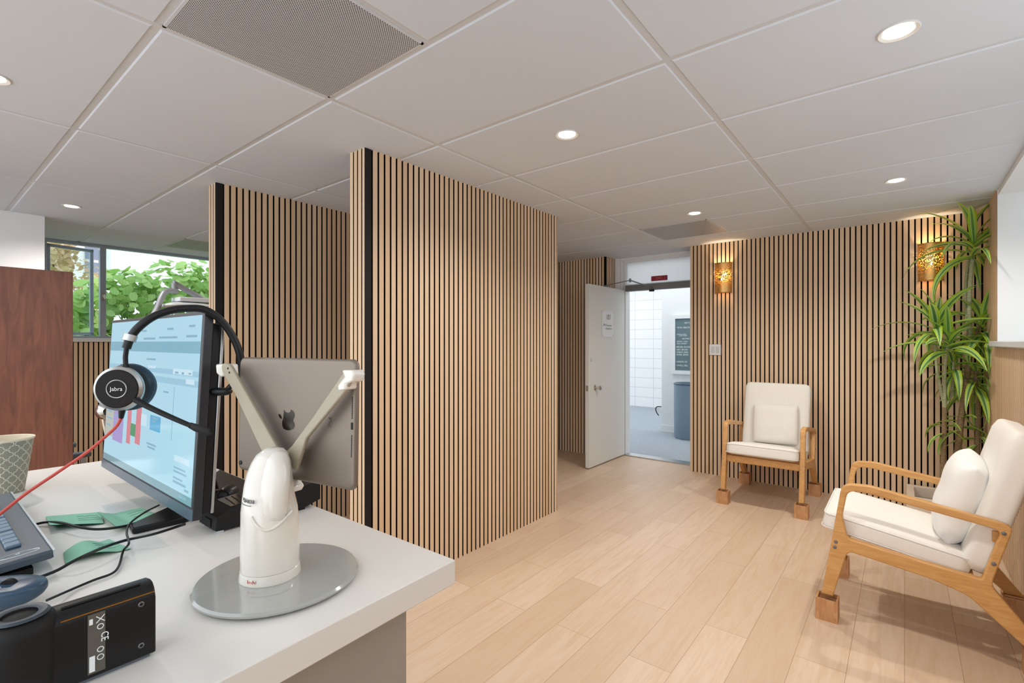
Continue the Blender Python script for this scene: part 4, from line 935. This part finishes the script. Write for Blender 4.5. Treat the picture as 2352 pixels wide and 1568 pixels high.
# sticky notes and clear sleeve
def sheet(corners, hf, name, mats, label, cat, group=None, n=14, marks=None):
    """corners: px of near-left.. A,B,C,D ; surface height hf(u,v)"""
    A, B, C_, D2 = [dk(*p) for p in corners]; vs = []; fs = []
    for i in range(n+1):
        for j in range(n+1):
            u, v = i/n, j/n; p = A*(1-u)*(1-v)+B*u*(1-v)+C_*u*v+D2*(1-u)*v; vs.append(Vector((p.x, p.y, DZ+.0012+hf(u, v))))
    for i in range(n):
        for j in range(n): a = i*(n+1)+j; fs.append((a, a+1, a+n+2, a+n+1))
    o = len(vs); vs += [v-Vector((0, 0, .0006)) for v in vs[:o]]; fs2 = [tuple(reversed(f)) for f in fs]
    mb = MB(); mb.add(vs[:o], fs, 0); mb.add(vs[o:], fs2, 1)
    cen = (A+B+C_+D2)/4; cen.z = DZ
    ob = single(mb, name, mats, label, cat, cen, group, smooth=True, angle=180)
    if marks:
        mm = MB(); rnd = random.Random(marks)
        for r in range(3):
            u0 = .55; v = .3+.18*r; pts = []
            for k in range(14):
                u = u0+.03*k; i = min(n, int(u*n)); p = A*(1-u)*(1-v)+B*u*(1-v)+C_*u*v+D2*(1-u)*v; pts.append(Vector((p.x+rnd.uniform(-.0008, .0008), p.y+rnd.uniform(-.0015, .0015), DZ+.0018+hf(u, v))))
            mm.tube(pts, .0002, 4)
        mo = mm.build('pen_marks', 'text', None, origin=cen); mo.parent = ob; mo.location = (0, 0, 0)
    return ob
sheet([(105, 1188), (232, 1178), (238, 1204), (114, 1222)], lambda u, v: .004*(1-u)*abs(math.sin(2*v))+.006*max(0, v-.5)*(1-u)*2+.001, 'sticky_note', ['note', 'noteb'], 'curled green sticky note nearest the keyboard cable, topmost left', 'sticky note', 'green sticky notes', marks=1)
sheet([(223, 1190), (324, 1168), (357, 1182), (272, 1223)], lambda u, v: .010*max(0, .35-u)*2.5*(1-v*.4)+.001, 'sticky_note', ['note', 'noteb'], 'green sticky note half under the monitor with a curled corner', 'sticky note', 'green sticky notes', marks=2)
sheet([(145, 1272), (250, 1240), (301, 1262), (150, 1297)], lambda u, v: .009*math.sin(PI*min(1, u*1.3))*(1-.3*v)+.0005, 'sticky_note', ['note', 'noteb'], 'arched green sticky note lowest of the three on the desk', 'sticky note', 'green sticky notes', marks=3)
sheet([(232, 1166), (333, 1141), (385, 1166), (250, 1187)], lambda u, v: .0012+.002*(1-u)*(1-v), 'clear_sleeve', ['film', 'film'], 'clear plastic sleeve lying behind the green notes', 'sleeve')

# cords on the desk
def cord(pts, r, name, label, h=.0035, extra=None):
    ps = [dk(p[0], p[1], (p[2] if len(p) > 2 else h)) for p in pts]; mb = MB(); mb.tube(catmull(ps, 6), r, 8)
    t = thing(name, label, 'cable', (ps[len(ps)//2].x, ps[len(ps)//2].y, DZ)); mb.build('cable_run', 'black', t, smooth=True); return t, ps
cord([(72, 1206), (105, 1199, .006), (140, 1200, .012), (185, 1211, .012), (230, 1215, .010), (285, 1208, .008), (330, 1195, .006), (388, 1176)], .0021, 'keyboard_cable', 'black cable running from the keyboard over the green notes')
t, ps = cord([(78, 1330, .008), (130, 1310, .006), (175, 1285, .014), (235, 1258, .016), (290, 1240, .012), (360, 1224, .016), (425, 1203, .016)], .0021, 'usb_cable', 'black usb cable with a silver plug, lowest left')
d = (ps[0]-ps[1]).normalized(); s_ = Vector((0, 0, 1)).cross(d).normalized()
MB().tube([ps[0]-d*.004, ps[0]+d*.008, ps[0]+d*.026], [.003, .005, .005], 10, flat=(1.2, .7)).build('plug_body', 'blackm', t, smooth=True)
mb = MB(); a = ps[0]+d*.026; mb.prism([a+s_*.006-Vector((0, 0, .002)), a-s_*.006-Vector((0, 0, .002)), a-s_*.006+Vector((0, 0, .002)), a+s_*.006+Vector((0, 0, .002))], d*.014); mb.build('plug_tip', 'silver', t)
cord([(108, 1378, .012), (165, 1353, .004), (215, 1332), (258, 1316), (274, 1297), (283, 1265, .006), (296, 1247, .020), (291, 1222, .018), (300, 1200, .014), (335, 1175, .010), (365, 1160)], .0016, 'mouse_cable', 'thin black cable curving from the blue mouse')
cord([(508, 1125, .03), (480, 1128, .045), (455, 1140, .03), (440, 1150, .01)], .0022, 'power_cable', 'black cable looping from the round power plug to the monitor')
t = thing('power_lead', 'thick black lead dropping behind the monitor to the desk', 'cable', dk(500, 1130))
MB().tube(catmull([at_d(474, 1000, .90), at_d(480, 1045, .90), at_d(490, 1095, .93), dk(499, 1128, .004)], 6), .004, 10).build('cable_run', 'black', t, smooth=True)
t = thing('power_adapter', 'round black power plug on the desk behind the card terminal', 'plug', dk(522, 1140))
c = dk(520, 1136, .0165); pm = Matrix(((RGT.x, 0, FWD.x), (RGT.y, 0, FWD.y), (0, 1, 0)))
MB().lathe([(0, -.010), (.012, -.010), (.0145, -.006), (.016, .0), (.016, .016), (0, .016)], c, 24, mx=pm).build('plug_body', 'black', t, smooth=True)
MB().lathe([(0, -.0112), (.007, -.0112), (.0085, -.0102)], c, 20, mx=pm).build('plug_face', 'bezel', t, smooth=True)

# card payment terminal: long black body lying along +x
t = thing('card_terminal', 'black angular card terminal with a small lit screen on desk', 'payment terminal', (.40, .91, DZ))
x0, x1, y0, y1 = .318, .50, .868, .938
side = [(x0, DZ+.004), (x0+.002, DZ+.026), (x0+.02, DZ+.036), (x1-.015, DZ+.047), (x1, DZ+.040), (x1, DZ+.012), (x1-.03, DZ+.004), (x0+.014, DZ+.003)]
MB().prism([(x, y0, z) for x, z in side], (0, y1-y0, 0)).build('terminal_body', 'blackm', t, bevel=(.003, 2))
dirn = Vector((side[3][0]-side[2][0], 0, side[3][1]-side[2][1])).normalized(); nn = Vector((-dirn.z, 0, dirn.x)); b0 = Vector((side[2][0], 0, side[2][1]))
def tface(a, b, c_, d, z, mt, nm): 
    mb = MB(); mb.prism([b0+dirn*a+nn*z+Vector((0, c_, 0)), b0+dirn*b+nn*z+Vector((0, c_, 0)), b0+dirn*b+nn*z+Vector((0, d, 0)), b0+dirn*a+nn*z+Vector((0, d, 0))], nn*.0006); return mb.build(nm, mt, t)
tface(.005, .06, y0+.006, y1-.006, .0004, mat('glossy keypad glass', (58, 54, 50), .1, coat=.6), 'keypad_glass')
tface(.062, .125, y0+.008, y1-.008, .0004, mat('terminal screen', (20, 20, 30), .1, emit=(150, 140, 214), es=.7), 'terminal_screen')
mb = MB(); 
for k in range(5): 
    a = .012+.010*k; mb.prism([b0+dirn*a+nn*.0011+Vector((0, y0+.01, 0)), b0+dirn*(a+.002)+nn*.0011+Vector((0, y0+.01, 0)), b0+dirn*(a+.006)+nn*.0011+Vector((0, y1-.012, 0)), b0+dirn*(a+.004)+nn*.0011+Vector((0, y1-.012, 0))], nn*.0004)
mb.build('keypad_line', 'felt', t)
for (x, y) in ((x0+.008, y0+.008), (x0+.008, y1-.008), (x1-.035, y0+.008), (x1-.035, y1-.008)): MB().box(x-.005, x+.005, y-.006, y+.006, DZ+.0003, DZ+.005).build('foot', 'kbedge' if x < .35 else 'black', t)
MB().box(x0-.0006, x0+.0006, y0+.02, y1-.025, DZ+.006, DZ+.019).build('cable_port', 'felt', t)
mb = MB().box(x0+.044, x0+.050, y0-.0006, y0+.0006, DZ+.012, DZ+.018); mb.build('side_slot', 'felt', t)

# mouse
c = dk(-28, 1402); c.z = DZ
t = thing('computer_mouse', 'dark blue computer mouse at the left photo edge, in front of the keyboard', 'mouse', c)
vs, fs = soft_box(.112, .056, .027, (.05, .027, .02), 10, .003); mx = Matrix.Translation((c.x, c.y, DZ+.0145)) @ Matrix.Rotation(math.radians(-38), 4, 'Z')
mb = MB(); mb.add([mx @ v for v in vs], fs); mb.build('mouse_body', 'blue', t, smooth=True, angle=180)
mb = MB(); mb.lathe([(0, -.003), (.008, -.003), (.008, .003), (0, .003)], mx @ Vector((.020, 0, .012)), 16, mx=mx.to_3x3() @ Matrix.Rotation(PI/2, 3, 'X')); mb.build('scroll_wheel', 'blackm', t, smooth=True)

# black scanner standing on edge, and its neighbour cut by the photo corner
t = thing('barcode_scanner', 'black handheld scanner unit with white regulatory marks in front corner', 'scanner', (.10, .60, DZ))
sx0, sx1, sy, sz1 = .040, .158, .578, DZ+.071
prof = [(.0, .004), (.0, .060), (.003, .066), (.009, .070), (.020, .071), (.030, .069), (.034, .060), (.034, .004)]
mb = MB(); mb.prism([(sx0+.03, sy+a, DZ+b) for a, b in prof], (sx1-sx0-.03, 0, 0)); mb.build('scanner_body', 'black', t, bevel=(.003, 3))
MB().box(sx0+.03, sx1-.004, sy+.004, sy+.030, DZ+.0003, DZ+.0045).build('base_strip', mat('blue grey base', (104, 112, 124), .5), t)
mb = MB(); n = 24; 
mb.lathe([(0, 0.0), (.024, 0.0), (.0262, .004), (.0265, .060), (.025, .066), (.020, .070), (0, .071)], (sx0+.024, sy+.018, DZ+.003), 40); mb.build('rounded_head', 'blackm', t, smooth=True)
mb = MB(); mb.lathe([(.012, .0725), (.015, .0735), (.018, .0735), (.020, .0715)], (sx0+.024, sy+.018, DZ+.003), 36); mb.build('button_ring', 'ringb', t, smooth=True)
mb = MB(); mb.tube([(sx0+.05, sy+.012, DZ+.0712), (sx1-.01, sy+.012, DZ+.0712)], .0012, 6); mb.build('top_groove', 'felt', t)
mb = MB(); mb.box(sx0+.048, sx1-.001, sy+.0005, sy+.0025, DZ+.0635, DZ+.0645); mb.build('brass_seam', 'brasss', t)
lx = .106
MB().box(lx, lx+.0125, sy-.0005, sy+.0003, DZ+.008, DZ+.062).build('label_sticker', 'label', t)
mb = MB(); 
add_text(mb, 'CE', .0078, (lx+.0095, sy-.0006, DZ+.043), (0, 0, -1), (1, 0, 0), sx=.9, off=.0003)
mb.box(lx+.001, lx+.005, sy-.0012, sy-.0005, DZ+.010, DZ+.024)
mb.box(lx+.001, lx+.0035, sy-.0012, sy-.0005, DZ+.053, DZ+.058)
for (z, r) in ((.028, .0022), (.021, .0023), (.049, .0022)):
    mb.tube([(lx+.009+r*math.cos(a), sy-.0008, DZ+z+r*math.sin(a)) for a in [2*PI*k/16 for k in range(17)]], .0004, 5)
for s in (1, -1): mb.tube([(lx+.009-.003, sy-.0008, DZ+.056-.003*s), (lx+.009+.003, sy-.0008, DZ+.056+.003*s)], .0004, 5)
mb.build('label_marks', 'textw', t)
mb = MB()
for z in (.056, .016): mb.lathe([(.0014, .0002), (.0022, .0004), (.0026, 0)], (.146, sy-.0002, DZ+z), 14, mx=Matrix.Rotation(PI/2, 3, 'X'))
mb.build('screw_recess', 'closer', t)
t = thing('desk_reader', 'black desk device with olive window in the bottom left corner', 'card reader', (.0, .60, DZ))
MB().box(-.06, .032, .572, .612, DZ+.0003, DZ+.066).build('reader_body', 'black', t, bevel=(.008, 3))
MB().box(-.04, .020, .5712, .5722, DZ+.006, DZ+.052).build('olive_window', 'olive', t)
